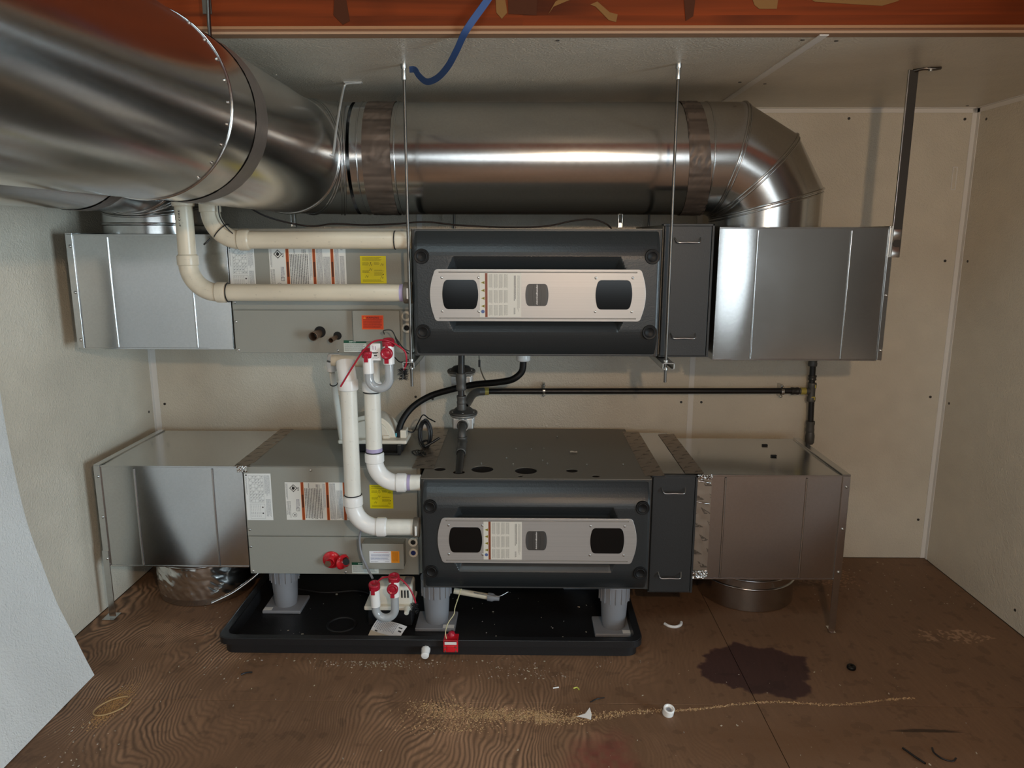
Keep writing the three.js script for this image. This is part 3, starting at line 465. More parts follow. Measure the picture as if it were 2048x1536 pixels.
// ---------------------------------------------------------------- sheet metal plenums
function plenum(label, o) {
  const { x0, x1, y0, y1, zf, zb, seams, flange, warp } = o, t = thing('sheet_metal_plenum', label, 'plenum', [(x0 + x1) / 2, y0, (zf + zb) / 2]);
  const wf = (x, y) => zf + warp(x, y);
  part(t, 'front_panel', sheetXY(x0, x1, y0, y1, wf, 90, 60), galv);
  part(t, 'top_panel', sheetXZ(x0, x1, zb, zf + 0.0005, (x, z) => y1 + 0.0025 * Math.sin((x - x0) * 7 + 1) * Math.sin((z - zb) * 6) * (z < zf - 0.02 ? 1 : 0), 40, 40), galv);
  part(t, 'side_panel', bb(x0, x0 + 0.002, y0, y1, zb, zf, 0.0005), galv); part(t, 'side_panel', bb(x1 - 0.002, x1, y0, y1, zb, zf, 0.0005), galv);
  part(t, 'bottom_panel', bb(x0, x1, y0 - 0.001, y0 + 0.001, zb, zf, 0.0005), galv); part(t, 'rear_panel', bb(x0, x1, y0, y1, zb, zb + 0.002, 0.0005), galv);
  for (const s of seams) part(t, 'bead', (() => { const pts = []; for (let k = 0; k <= 12; k++) { const y = y0 + 0.006 + (y1 - y0 - 0.016) * k / 12; pts.push(V(s, y, wf(s, y) + 0.0005)); } return tube(pts, 0.0042, 40, 8); })(), galv);
  part(t, 'hem', bb(x0, x1, y1 - 0.004, y1 + 0.002, zf - 0.004, zf + 0.003, 0.0012), galv); part(t, 'hem', bb(x0, x1, y0 - 0.002, y0 + 0.004, zf - 0.004, zf + 0.003, 0.0012), galv);
  if (flange) { const [fx0, fx1] = flange; part(t, 'end_flange', bb(fx0, fx1, y0 + 0.002, y1 + 0.001, zf - 0.004, zf + 0.006, 0.0015), galv); part(t, 'end_flange', bb(fx0 < x0 ? fx0 : fx1 - 0.004, fx0 < x0 ? fx0 + 0.004 : fx1, y0, y1 + 0.004, zb, zf + 0.004, 0.001), galv); part(t, 'end_flange', bb(fx0, fx1, y1 + 0.001, y1 + 0.006, zb, zf + 0.004, 0.001), galv);
    for (const k of [0.08, 0.5, 0.9]) part(t, 'screw', lathe([[0.0001, 0.005], [0.004, 0.0045], [0.006, 0.001], [0.006, 0]], V((fx0 + fx1) / 2 + 0.002, y0 + (y1 - y0) * k, zf + 0.006), Z, 12), zinc); }
  return t;
}
const sm = (a, b, x) => { const t = Math.max(0, Math.min(1, (x - a) / (b - a))); return t * t * (3 - 2 * t); };
const pUL = plenum('galvanized plenum at the upper left beside the hung coil cabinet', { x0: -1.640, x1: -1.078, y0: 1.129, y1: 1.549, zf: 0.68, zb: 0.14, seams: [-1.513, -1.213], flange: [-1.665, -1.640], warp: (x, y) => 0.004 * Math.sin((x + 1.64) * 6.5) * Math.sin((y - 1.129) * 7) + 0.006 * sm(-1.25, -1.08, x) * (1 - sm(1.13, 1.42, y)) });
const pLL = plenum('galvanized plenum at the lower left standing on a strap leg', { x0: -1.660, x1: -1.098, y0: 0.232, y1: 0.655, zf: 0.637, zb: 0.10, seams: [-1.527, -1.217], flange: [-1.685, -1.660], warp: (x, y) => 0.004 * Math.sin((x + 1.66) * 5.5) * Math.sin((y - 0.232) * 7.4) });
const pUR = plenum('galvanized plenum at the upper right under the duct elbow', { x0: 0.694, x1: 1.285, y0: 1.106, y1: 1.576, zf: 0.75, zb: 0.20, seams: [0.829, 1.156], flange: [1.285, 1.302], warp: (x, y) => -0.006 * (1 - sm(0.694, 0.829, x)) + 0.006 * (1 - sm(1.08, 1.5, y)) * (1 - sm(0.76, 0.92, x)) + 0.002 * Math.sin((x - 0.83) * 8) * Math.sin((y - 1.106) * 6.7) });
const pLR = plenum('galvanized plenum at the lower right beside the lower filter cabinet', { x0: 0.675, x1: 1.222, y0: 0.231, y1: 0.655, zf: 0.71, zb: 0.19, seams: [0.780, 1.088], flange: [1.222, 1.251], warp: (x, y) => 0.002 * Math.sin((x - 0.68) * 7) * Math.sin((y - 0.23) * 7.4) });
// punched slots in the top of the lower right plenum
for (const [x, z] of [[1.06, 0.30], [1.045, 0.46]]) part(pLR, 'slot', bb(x - 0.012, x + 0.012, 0.655, 0.6605, z - 0.007, z + 0.007, 0.002), inside);
// round collars below and above the plenums
function collar(p, cx, cz, y0, y1, r, beads, mat, name = 'collar') { const c = part(p, name, ductSeg(V(cx, y0, cz), V(cx, y1, cz), Y, Y, r), mat); for (const b of beads) part(c, 'rolled_bead', bead(V(cx, b, cz), Y, Y, r, 0.006), mat); return c; }
collar(pLR, 0.998, 0.345, 0.002, 0.231, 0.203, [0.138, 0.100], ductMetal);
collar(pLL, -1.405, 0.335, 0.002, 0.232, 0.203, [0.175], ductMetal);
part(pLL, 'foil_tape', ductSeg(V(-1.405, 0.03, 0.335), V(-1.405, 0.17, 0.335), Y, Y, 0.205, 120, 0.006, 14), foilBare, 'crumpled silver foil tape');
// loose drive-cleat strip under the left plenum
part(pLL, 'cleat_strip', tube([V(-1.30, 0.03, 0.56), V(-1.22, 0.06, 0.52), V(-1.13, 0.12, 0.46), V(-1.10, 0.15, 0.44)], 0.007, 20, 8), galv);
// strap legs holding the lower plenums up
part(pLL, 'strap_leg', [bb(-1.688, -1.662, 0.012, 0.30, 0.640, 0.645, 0.001), bb(-1.712, -1.662, 0.002, 0.006, 0.60, 0.66, 0.001)], galv);
part(pLR, 'strap_leg', [bb(1.224, 1.250, 0.02, 0.30, 0.706, 0.711, 0.001)], galv);
part(pLR, 'strap_foot', [bb(1.232, 1.252, 0.001, 0.006, 0.66, 0.715, 0.001), bb(1.226, 1.246, 0.004, 0.028, 0.70, 0.709, 0.001)], foilBare);
// printed foil tape over the joints
function tapeTop(p, x0, x1, z0, z1, y, sk = 0) { return part(p, 'foil_tape', sheetXZ(x0, x1, z0, z1, (x, z) => y - 0.0003 + 0.0016 * noise(x * 60, z * 40), 26, 120), foil, 'printed foil tape'); }
tapeTop(pLL, -1.130, -1.066, 0.07, 0.645, 0.657);
tapeTop(fLow, 0.470, 0.545, 0.09, 0.735, 0.658); tapeTop(fLow, 0.628, 0.700, 0.13, 0.705, 0.658);
part(pLR, 'foil_tape', sheetXY(0.672, 0.728, 0.24, 0.657, (x, y) => 0.7125 + 0.0012 * (noise(x * 60, y * 40)), 20, 110), foil, 'printed foil tape');
for (const [a, b] of [[0.236, 0.268], [0.640, 0.658]]) part(pLR, 'foil_end', sheetXY(0.671, 0.728, a, b, (x, y) => 0.716 + 0.014 * (noise(x * 160, y * 160) - 0.4), 24, 14), foilBare);
for (const [x, y] of [[0.70, 0.628], [0.693, 0.545]]) part(pLR, 'foil_wrinkle', tube([V(0.673, y + 0.006, 0.716), V(x, y + 0.002, 0.72), V(0.722, y - 0.003, 0.716)], 0.0028, 12, 6), foilBare);
tapeTop(cLow, -0.425, -0.340, 0.05, 0.66, 0.6585);
part(pLL, 'foil_end', sheetXY(-1.118, -1.075, 0.634, 0.660, (x, y) => 0.643 + 0.012 * (noise(x * 160, y * 160) - 0.4), 20, 12), foilBare);

// ---------------------------------------------------------------- round ducts
const DR = 0.2032, DY = 1.83, DZ = 0.505, ER = 0.22, T15 = Math.tan(Math.PI / 12);
function elbow(t, c, e1, e2, mat, gn = 'elbow_gore') { // 90 degree mitred elbow about c: starts at c+e1*ER heading e2, ends at c+e2*ER heading -e1
  const at = (a, R = ER) => c.clone().addScaledVector(e1, R * Math.cos(a)).addScaledVector(e2, R * Math.sin(a)), tan = (a) => e1.clone().multiplyScalar(-Math.sin(a)).addScaledVector(e2, Math.cos(a));
  const JR = ER / Math.cos(Math.PI / 12), ang = [Math.PI / 12, Math.PI / 4, 5 * Math.PI / 12], P = [at(0), ...ang.map((a) => at(a, JR)), at(Math.PI / 2)], N = [tan(0), ...ang.map((a) => tan(a)), tan(Math.PI / 2)];
  for (let k = 0; k < 4; k++) part(t, gn, ductSeg(P[k], P[k + 1], N[k], N[k + 1], DR), mat);
  for (let k = 1; k < 4; k++) { const ax = P[k + 1].clone().sub(P[k]).normalize(); part(t, 'gore_bead', bead(P[k], N[k], ax, DR + 0.0005, 0.0045), mat); part(t, 'gore_bead', bead(P[k].clone().addScaledVector(ax, 0.012), N[k], ax, DR + 0.0005, 0.003), mat); }
}
const dA = thing('round_duct', 'large round duct across the back with an elbow down at its right end', 'duct', [0.1, DY - DR, DZ]);
part(dA, 'straight_section', ductSeg(V(-0.61, DY, DZ), V(0.705, DY, DZ), X, X, DR, 96), ductMetal);
elbow(dA, V(0.925 - ER, DY - ER, DZ), Y, X, ductMetal);
part(dA, 'collar', ductSeg(V(0.925, 1.577, DZ), V(0.925, DY - ER, DZ), Y, Y, DR), ductMetal);
part(dA, 'tape_band', ductSeg(V(-0.565, DY, DZ), V(-0.465, DY, DZ), X, X, DR + 0.002, 150, 0.004, 12), ductTape, 'wrinkled grey sealing tape');
part(dA, 'tape_band', ductSeg(V(0.585, DY, DZ), V(0.66, DY, DZ), V(1, 0.06, 0).normalize(), V(1, 0.1, 0).normalize(), DR + 0.002, 150, 0.004, 12), ductTape, 'wrinkled grey sealing tape');
part(dA, 'draw_bead', bead(V(-0.452, DY, DZ), X, X, DR, 0.003), ductMetal); part(dA, 'draw_bead', bead(V(-0.585, DY, DZ), X, X, DR, 0.003), ductMetal); part(dA, 'draw_bead', bead(V(0.675, DY, DZ), X, X, DR, 0.003), ductMetal);
for (const [x, z] of [[-0.93, 0.33], [0.395, 0.35]]) part(dA, 'hanger_clip', [bb(x - 0.009, x - 0.006, 1.583, 1.66, z, z + 0.022, 0.001), bb(x + 0.006, x + 0.009, 1.583, 1.66, z, z + 0.022, 0.001), bb(x - 0.009, x + 0.009, 1.58, 1.6, z + 0.004, z + 0.016, 0.001)], zinc);
const DX1 = -0.842;
const dB = thing('round_duct', 'large round duct running toward the viewer, nearest the camera', 'duct', [DX1, DY - DR, 1.6]);
elbow(dB, V(DX1 + ER, DY, DZ + ER), NZ, NX, ductMetal);
part(dB, 'straight_section', ductSeg(V(DX1, DY, DZ + ER), V(DX1, DY, 1.712), Z, Z, DR, 96), ductMetal);
part(dB, 'straight_section', ductSeg(V(DX1, DY, 1.70), V(DX1, DY, 6.995), Z, Z, DR + 0.003, 96), ductMetal);
part(dB, 'draw_bead', bead(V(DX1, DY, 1.702), Z, Z, DR + 0.0035, 0.003), ductMetal);
for (let k = 0; k < 9; k++) { const a = -0.9 + k * 0.22; part(dB, 'rivet', disc(V(DX1 + (DR + 0.004) * Math.cos(a), DY + (DR + 0.004) * Math.sin(a), 1.722), V(Math.cos(a), Math.sin(a), 0), 0.004, 0.003, 10), zinc); }
part(dB, 'tape_band', ductSeg(V(DX1, DY, 1.475), V(DX1, DY, 1.553), V(0.05, 0, 1).normalize(), V(0.03, 0, 1).normalize(), DR + 0.0015, 120, 0.0015, 8), brownTape, 'dark brown tape');
part(dB, 'ink_smudge', bb(-0.70, -0.696, 1.99, 1.992, 1.16, 1.19, 0.0005), zinc);
part(dB, 'strap_tab', tube([V(-0.80, 2.075, 1.80), V(-0.79, 2.052, 1.84), V(-0.77, 2.038, 1.88)], 0.006, 12, 8), zinc);
const DX2 = -1.442;
const dC = thing('round_duct', 'round duct rising from the upper left plenum, partly behind the nearest duct', 'duct', [DX2, 1.55, 0.9]);
const CZ = 0.42;
collar(dC, DX2, CZ, 1.552, DY - ER, DR, [1.588], ductMetal, 'collar');
elbow(dC, V(DX2, DY - ER, CZ + ER), NZ, Y, ductMetal);
part(dC, 'straight_section', ductSeg(V(DX2, DY, CZ + ER), V(DX2, DY, 6.995), Z, Z, DR, 96), ductMetal);
part(dC, 'tape_band', ductSeg(V(DX2, DY, 0.92), V(DX2, DY, 0.99), Z, Z, DR + 0.002, 120, 0.002, 8), brownTape, 'dark brown tape');
// hanger strap of the nearest duct, nailed to the beam
single('hanger_strap', [tube([V(-0.846, 2.30, 1.262), V(-0.842, 2.20, 1.272), V(-0.836, 2.10, 1.295), V(-0.828, 2.040, 1.315)], 0.0055, 24, 8), bb(-0.862, -0.838, 2.13, 2.19, 1.262, 1.268, 0.001)], rawSteel, 'thin grey hanger strap coming down in front of the beam to the nearest duct', 'strap', [-0.84, 2.04, 1.30]);
// ---------------------------------------------------------------- work lamp behind the viewer
{
  const lp = V(0.42, 1.86, 3.62), t = thing('work_lamp', 'warm bulb hanging on a cord behind the viewer, outside the picture', 'lamp', [lp.x, lp.y - 0.06, lp.z]);
  part(t, 'bulb', new THREE.SphereGeometry(0.032, 24, 16).translate(lp.x, lp.y, lp.z), std({ color: rgb(1, 0.9, 0.75), emissive: rgb(1, 0.82, 0.58), emissiveIntensity: 40 }));
  part(t, 'socket', lathe([[0.014, 0.03], [0.02, 0.04], [0.02, 0.085], [0.008, 0.095]], lp, Y, 20), blackPlastic);
  part(t, 'cord', cyl(V(lp.x, lp.y + 0.09, lp.z), V(lp.x, 3.4, lp.z), 0.004, 0.004, 8), blackPlastic);
  const pl = new THREE.PointLight(rgb(1, 0.68, 0.41), 5.4); pl.position.copy(lp); pl.shadow.radius = 1.6; pl.castShadow = true; scene.add(pl);
}
// ---------------------------------------------------------------- plastic vent pipes
const PR = 0.0302, HR = 0.0362;
function hub(t, at, axis, L = 0.034, mat = pvcCream, r = HR) { return part(t, 'hub', lathe([[PR, 0], [r - 0.002, 0], [r, 0.003], [r, L - 0.004], [r - 0.004, L], [PR, L + 0.003]], at, axis, 32), mat); }
function vent(label, mat, fit, spec) {
  const { x, z, yTop, yb, xEnd, R } = spec, t = thing('vent_pipe', label, 'pipe', [x, yb, z]);
  part(t, 'pipe', cyl(V(x, yb + R, z), V(x, yTop, z), PR, PR, 36), mat);
  part(t, 'elbow', tube([V(x, yb + R + 0.03, z), ...arcPts(V(x + R, yb + R, z), NX, NY, R, 0, Math.PI / 2, 14), V(x + R + 0.03, yb, z)], PR + 0.002, 50, 28), fit);
  hub(t, V(x, yb + R - 0.004, z), Y, 0.036, fit); hub(t, V(x + R - 0.004, yb, z), X, 0.036, fit);
  part(t, 'pipe', cyl(V(x + R, yb, z), V(xEnd, yb, z), PR, PR, 36), mat);
  return t;
}
function tieRing(t, c, axis, r, mat = blackPlastic, name = 'cable_tie') { return part(t, name, tube(ringPts(c, axis, axis, r + 0.001, 28), 0.0022, 40, 6, true), mat); }
const vA = vent('cream vent pipe with the longer drop, entering the hung furnace at the lower port', pvcCream, pvcCream, { x: -1.170, z: 0.80, yTop: 2.09, yb: 1.349, xEnd: -0.412, R: 0.098 });
hub(vA, V(-1.170, 1.645, 0.80), Y, 0.045, pvcCream, 0.0375); tieRing(vA, V(-1.035, 1.349, 0.80), X, PR + 0.002);
part(vA, 'purple_primer', ductSeg(V(-0.428, 1.349, 0.80), V(-0.413, 1.349, 0.80), X, X, PR + 0.0004, 36), purple);
part(vA, 'grey_bushing', lathe([[PR, 0], [0.036, 0], [0.038, 0.004], [0.038, 0.028], [0.034, 0.032]], V(-0.414, 1.349, 0.80), X, 32), casingDark);
part(vA, 'bushing_tab', bb(-0.400, -0.390, 1.330, 1.368, 0.832, 0.840, 0.003), paper);
{ const tx = canvasTex(256, 64, (g, w, h) => { g.clearRect(0, 0, w, h); g.font = 'bold 44px sans-serif'; g.fillStyle = '#33302c'; g.fillText('2" CORE', 8, 48); });
  const g = new THREE.CylinderGeometry(PR + 0.0004, PR + 0.0004, 0.085, 12, 1, true, -0.33, 0.42), p = g.attributes.position, uv = g.attributes.uv; for (let i = 0; i < p.count; i++) { const u = uv.getX(i), v = uv.getY(i); uv.setXY(i, v, 1 - u); } g.translate(-1.170, 1.615, 0.80);
  part(vA, 'pipe_print', g, std({ map: tx, transparent: true, roughness: 0.4 })); }
const vB = vent('cream vent pipe with the shorter drop, entering the hung furnace at the top port', pvcCream, pvcCream, { x: -1.078, z: 0.80, yTop: 2.09, yb: 1.531, xEnd: -0.384, R: 0.098 });
tieRing(vB, V(-0.440, 1.531, 0.80), X, PR); tieRing(vB, V(-1.043, 1.560, 0.80), V(1, -1, 0).normalize(), PR + 0.003); part(vB, 'cable_tie', tube([V(-1.075, 1.535, 0.825), V(-1.086, 1.522, 0.835), V(-1.094, 1.515, 0.836)], 0.003, 8, 6), blackPlastic);
part(vB, 'inner_wire', tube([V(-1.036, 1.66, 0.83), V(-1.034, 1.61, 0.83), V(-1.015, 1.575, 0.83), V(-0.995, 1.552, 0.825)], 0.002, 20, 6), blackPlastic);
const vC = vent('white drain-vent pipe in front, reaching the lower port of the lower furnace', pvcWhite, pvcFit, { x: -0.630, z: 0.78, yTop: 1.03, yb: 0.466, xEnd: -0.402, R: 0.09 });
hub(vC, V(-0.630, 0.995, 0.78), Y, 0.040, pvcFit); part(vC, 'elbow', tube([V(-0.630, 1.02, 0.78), V(-0.634, 1.05, 0.776), V(-0.640, 1.082, 0.765), V(-0.642, 1.096, 0.758)], PR + 0.003, 30, 24), pvcFit);
part(vC, 'pipe', cyl(V(-0.705, 1.092, 0.71), V(-0.57, 1.085, 0.70), 0.021, 0.021, 28), pvcCream); tieRing(vC, V(-0.630, 0.5935, 0.78), Y, PR); part(vC, 'grey_bushing', lathe([[PR, 0], [0.036, 0], [0.037, 0.004], [0.037, 0.022]], V(-0.404, 0.466, 0.78), X, 32), casingDark); part(vC, 'bushing_tab', bb(-0.396, -0.388, 0.447, 0.485, 0.814, 0.822, 0.003), paper);
const vD = vent('white drain-vent pipe behind, reaching the top port of the lower furnace', pvcWhite, pvcFit, { x: -0.550, z: 0.75, yTop: 1.10, yb: 0.632, xEnd: -0.378, R: 0.085 });
hub(vD, V(-0.550, 0.985, 0.75), Y, 0.034, pvcFit); part(vD, 'purple_primer', ductSeg(V(-0.550, 0.754, 0.75), V(-0.550, 0.768, 0.75), Y, Y, PR + 0.0004, 36), purple); tieRing(vD, V(-0.550, 0.981, 0.75), Y, PR); tieRing(vD, V(-0.55, 0.752, 0.75), Y, PR); part(vD, 'purple_primer', ductSeg(V(-0.428, 0.632, 0.75), V(-0.416, 0.632, 0.75), X, X, PR + 0.0004, 36), purple);
{ const t = thing('drain_line', 'thin white drain pipe behind the front white vent pipe', 'pipe', [-0.74, 0.72, 0.44]);
  part(t, 'pipe', cyl(V(-0.748, 0.72, 0.44), V(-0.735, 1.03, 0.60), 0.0125, 0.0125, 20), pvcWhite); part(t, 'fitting', [lathe([[0.0125, 0], [0.0185, 0], [0.0185, 0.035], [0.0165, 0.04]], V(-0.734, 1.035, 0.602), V(0.03, 1, 0.25), 24), tube([V(-0.733, 1.075, 0.612), V(-0.728, 1.093, 0.61), V(-0.705, 1.098, 0.60)], 0.0165, 16, 18)], pvcFit); tieRing(t, V(-0.7375, 0.975, 0.5717), V(0.03, 1, 0.47).normalize(), 0.0125); }

// ---------------------------------------------------------------- condensate traps with red caps
function trap(label, o) {
  const { xl, xr, z, yl0, yl1, yr0, yr1, yb } = o, t = thing('condensate_trap', label, 'trap', [(xl + xr) / 2, yb, z]), c = (xr + xl) / 2, R = (xr - xl) / 2;
  part(t, 'white_leg', cyl(V(xl, yl0, z), V(xl - 0.002, yl1, z), 0.0185, 0.0185, 28), pvcFit); part(t, 'white_leg', cyl(V(xr, yr0, z), V(xr, yr1, z), 0.0200, 0.0200, 28), pvcFit);
  part(t, 'clear_bend', tube([V(xl, yl0 + 0.01, z), ...arcPts(V(c, yb + R + 0.014, z), NX, NY, R, 0, Math.PI, 16), V(xr, yr0 + 0.01, z)], 0.0155, 60, 20), clearVinyl);
  const cap = (x, y) => lathe([[0.0001, 0.004], [0.010, 0.004], [0.013, 0.011], [0.020, 0.011], [0.022, 0.006], [0.022, -0.012], [0.019, -0.014]], V(x, y, z), V(0, 1, 0.25), 32);
  part(t, 'red_cap', cap(xl - 0.002, yl1), redPlastic); part(t, 'red_cap', cap(xr, yr1), redPlastic);
  const dy = yr1 - 0.036, pg = part(t, 'red_plug', [lathe([[0.0001, 0.006], [0.008, 0.006], [0.0095, 0.004], [0.013, 0.004], [0.0145, 0.007], [0.018, 0.007], [0.0215, 0.004], [0.0215, -0.004]], V(xr - 0.003, dy, z + 0.022), Z, 36), bb(xr - 0.012, xr + 0.004, dy - 0.036, dy - 0.016, z + 0.02, z + 0.025, 0.002), bb(xr - 0.008, xr + 0.003, dy + 0.016, dy + 0.034, z + 0.018, z + 0.023, 0.002)], redPlastic);
  part(t, 'red_tab', bb(xl - 0.012, xl + 0.003, yl1 - 0.03, yl1 - 0.006, z + 0.0185, z + 0.022, 0.002), redPlastic);
  return t;
}
const tU = trap('clear drain trap with red caps hanging under the hung coil cabinet', { xl: -0.538, xr: -0.466, z: 0.85, yl0: 1.070, yl1: 1.142, yr0: 1.104, yr1: 1.180, yb: 1.002 });
part(tU, 'white_tag', card(-0.528, -0.492, 1.118, 1.178, 0.862), labelMat(canvasTex(128, 220, (g, w, h) => { g.fillStyle = '#eceae8'; g.fillRect(0, 0, w, h); g.fillStyle = '#2c2622'; g.fillRect(24, 112, 74, 12); g.fillRect(30, 130, 50, 8); g.fillRect(44, 150, 40, 16); g.fillStyle = '#b9a0b0'; g.fillRect(30, 30, 12, 50); g.fillRect(60, 36, 12, 46); g.fillStyle = '#9a9894'; lines(g, 26, 180, 80, 24, 2, '#9a9894'); })));
part(tU, 'red_strap', tube([V(-0.632, 1.028, 0.885), V(-0.585, 1.102, 0.88), V(-0.548, 1.155, 0.875), V(-0.512, 1.186, 0.87), V(-0.47, 1.19, 0.87), V(-0.435, 1.175, 0.87), V(-0.405, 1.15, 0.87), V(-0.402, 1.11, 0.865), V(-0.412, 1.085, 0.86)], 0.0032, 70, 8), redPlastic);
{ const b = part(tU, 'cleaning_brush', cyl(V(-0.418, 1.05, 0.86), V(-0.414, 1.092, 0.86), 0.0035, 0.0035, 8), rawSteel), q = []; for (let k = 0; k < 160; k++) { const a = rnd() * 6.283, y = rr(1.052, 1.09), l = rr(0.014, 0.021); q.push(cyl(V(-0.416, y, 0.86), V(-0.416 + l * Math.cos(a), y - rr(0, 0.006), 0.86 + l * Math.sin(a)), 0.0008, 0.0006, 4)); } const br = part(b, 'bristles', q, blackPlastic); br.userData.kind = 'stuff'; }
for (const pts of [[V(-0.50, 1.195, 0.74), V(-0.49, 1.215, 0.79), V(-0.465, 1.215, 0.79), V(-0.445, 1.185, 0.80), V(-0.415, 1.15, 0.81), V(-0.39, 1.14, 0.80)], [V(-0.45, 1.19, 0.80), V(-0.43, 1.16, 0.82), V(-0.40, 1.135, 0.82)], [V(-0.455, 1.12, 0.80), V(-0.43, 1.105, 0.82), V(-0.40, 1.115, 0.82)]]) part(tU, 'black_wire', tube(pts, 0.0022, 30, 6), blackPlastic);
const tL = trap('clear drain trap with red caps standing in the drain pan', { xl: -0.556, xr: -0.482, z: 0.80, yl0: 0.152, yl1: 0.236, yr0: 0.194, yr1: 0.268, yb: 0.088 });
part(tL, 'red_wire', tube([V(-0.548, 0.25, 0.80), V(-0.525, 0.268, 0.80), V(-0.495, 0.272, 0.80), V(-0.46, 0.265, 0.80), V(-0.43, 0.235, 0.80), V(-0.408, 0.19, 0.80), V(-0.402, 0.165, 0.80)], 0.0035, 50, 8), redPlastic);
part(tL, 'vinyl_tube', tube([V(-0.60, 0.47, 0.70), V(-0.628, 0.40, 0.705), V(-0.625, 0.33, 0.71), V(-0.60, 0.28, 0.73), V(-0.57, 0.25, 0.77)], 0.0045, 40, 10), greyPlastic);
{ const b = part(tL, 'cleaning_brush', cyl(V(-0.41, 0.135, 0.80), V(-0.405, 0.165, 0.80), 0.0035, 0.0035, 8), rawSteel), q = []; for (let k = 0; k < 120; k++) { const a = rnd() * 6.283, y = rr(0.125, 0.165), l = rr(0.012, 0.02); q.push(cyl(V(-0.408, y, 0.80), V(-0.408 + l * Math.cos(a), y - rr(0, 0.006), 0.80 + l * Math.sin(a)), 0.0008, 0.0006, 4)); } const br = part(b, 'bristles', q, blackPlastic); br.userData.kind = 'stuff'; }

// ---------------------------------------------------------------- condensate pumps
{ const t = thing('condensate_pump', 'cream condensate pump with black tank sitting on the lower coil cabinet', 'pump', [-0.62, 0.658, 0.40]);
  part(t, 'tank', [bb(-0.735, -0.492, 0.660, 0.700, 0.30, 0.45, 0.008), bb(-0.510, -0.496, 0.660, 0.70, 0.44, 0.49, 0.003), bb(-0.62, -0.50, 0.660, 0.668, 0.44, 0.49, 0.003)], blackPlastic);
  part(t, 'lid', bb(-0.762, -0.474, 0.697, 0.715, 0.285, 0.462, 0.008), pumpCream);
  const s = new THREE.Shape(); s.moveTo(-0.115, 0); s.quadraticCurveTo(-0.10, 0.088, 0, 0.092); s.quadraticCurveTo(0.085, 0.088, 0.105, 0); s.lineTo(-0.115, 0);
  const mg = new THREE.ExtrudeGeometry(s, { depth: 0.10, bevelEnabled: true, bevelSize: 0.004, bevelThickness: 0.004, bevelSegments: 2, curveSegments: 16 }); mg.translate(-0.635, 0.715, 0.31); part(t, 'motor_cover', metreUV(mg), pumpCream);
  const s2 = new THREE.Shape(); s2.moveTo(-0.09, 0); s2.quadraticCurveTo(-0.08, 0.07, 0, 0.074); s2.quadraticCurveTo(0.068, 0.07, 0.083, 0); const m2 = new THREE.ExtrudeGeometry(s2, { depth: 0.012, bevelEnabled: true, bevelSize: 0.003, bevelThickness: 0.003, bevelSegments: 2 }); m2.translate(-0.635, 0.715, 0.412); part(t, 'cover_rib', metreUV(m2), pumpCream);
  part(t, 'switch_housing', bb(-0.508, -0.482, 0.712, 0.748, 0.36, 0.42, 0.004), pumpCream); part(t, 'latch', [bb(-0.578, -0.552, 0.715, 0.728, 0.425, 0.436, 0.002), bb(-0.66, -0.635, 0.712, 0.716, 0.44, 0.46, 0.001)], pumpCream);
  part(t, 'inlet_label', bb(-0.529, -0.515, 0.718, 0.734, 0.4125, 0.4145, 0.001), std({ color: rgb(0.12, 0.42, 0.52), roughness: 0.4 }));
  const wires = part(t, 'power_cord', tube([V(-0.49, 0.735, 0.38), V(-0.462, 0.725, 0.36), V(-0.445, 0.755, 0.33), V(-0.425, 0.785, 0.30), V(-0.405, 0.765, 0.28), V(-0.38, 0.742, 0.25)], 0.0028, 40, 8), blackPlastic);
  for (let k = 0; k < 7; k++) { const a = -0.6 + k * 0.19, rx = 0.024 + 0.005 * Math.sin(k * 2.1), ry = 0.056 + 0.006 * Math.cos(k * 1.7); const P = arcPts(V(-0.408 + 0.003 * Math.sin(k * 3), 0.718 + 0.004 * Math.cos(k * 2), 0.36 + 0.004 * k), V(Math.cos(a), 0, Math.sin(a)), V(0, 1, -0.15), 1, 0, Math.PI * 2, 24).map((p, i) => { const c = V(-0.408 + 0.003 * Math.sin(k * 3), 0.718, 0.36 + 0.004 * k), d = p.clone().sub(V(-0.408 + 0.003 * Math.sin(k * 3), 0.718 + 0.004 * Math.cos(k * 2), 0.36 + 0.004 * k)); return c.add(V(d.x * rx, d.y * ry, d.z * rx)); }); P.pop(); part(wires, 'cord_loop', tube(P, 0.0036, 60, 8, true), blackPlastic); }
  part(wires, 'cord_tail', tube([V(-0.405, 0.675, 0.41), V(-0.375, 0.690, 0.40), V(-0.345, 0.708, 0.39)], 0.0055, 12, 8), blackPlastic); part(wires, 'cord_wrap', tube([V(-0.42, 0.685, 0.385), V(-0.405, 0.678, 0.41), V(-0.39, 0.685, 0.385), V(-0.405, 0.69, 0.37)], 0.005, 30, 8, true), blackPlastic);
  for (let k = 0; k < 5; k++) part(wires, 'loose_wire', tube([V(-0.435 + 0.008 * k, 0.668, 0.44), V(-0.45 + 0.012 * k, 0.672 + 0.004 * (k % 2), 0.48), V(-0.43 + 0.01 * k, 0.663, 0.50), V(-0.415 + 0.005 * k, 0.667, 0.47)], 0.0022, 24, 6), k % 2 ? rawSteel : blackPlastic);
}
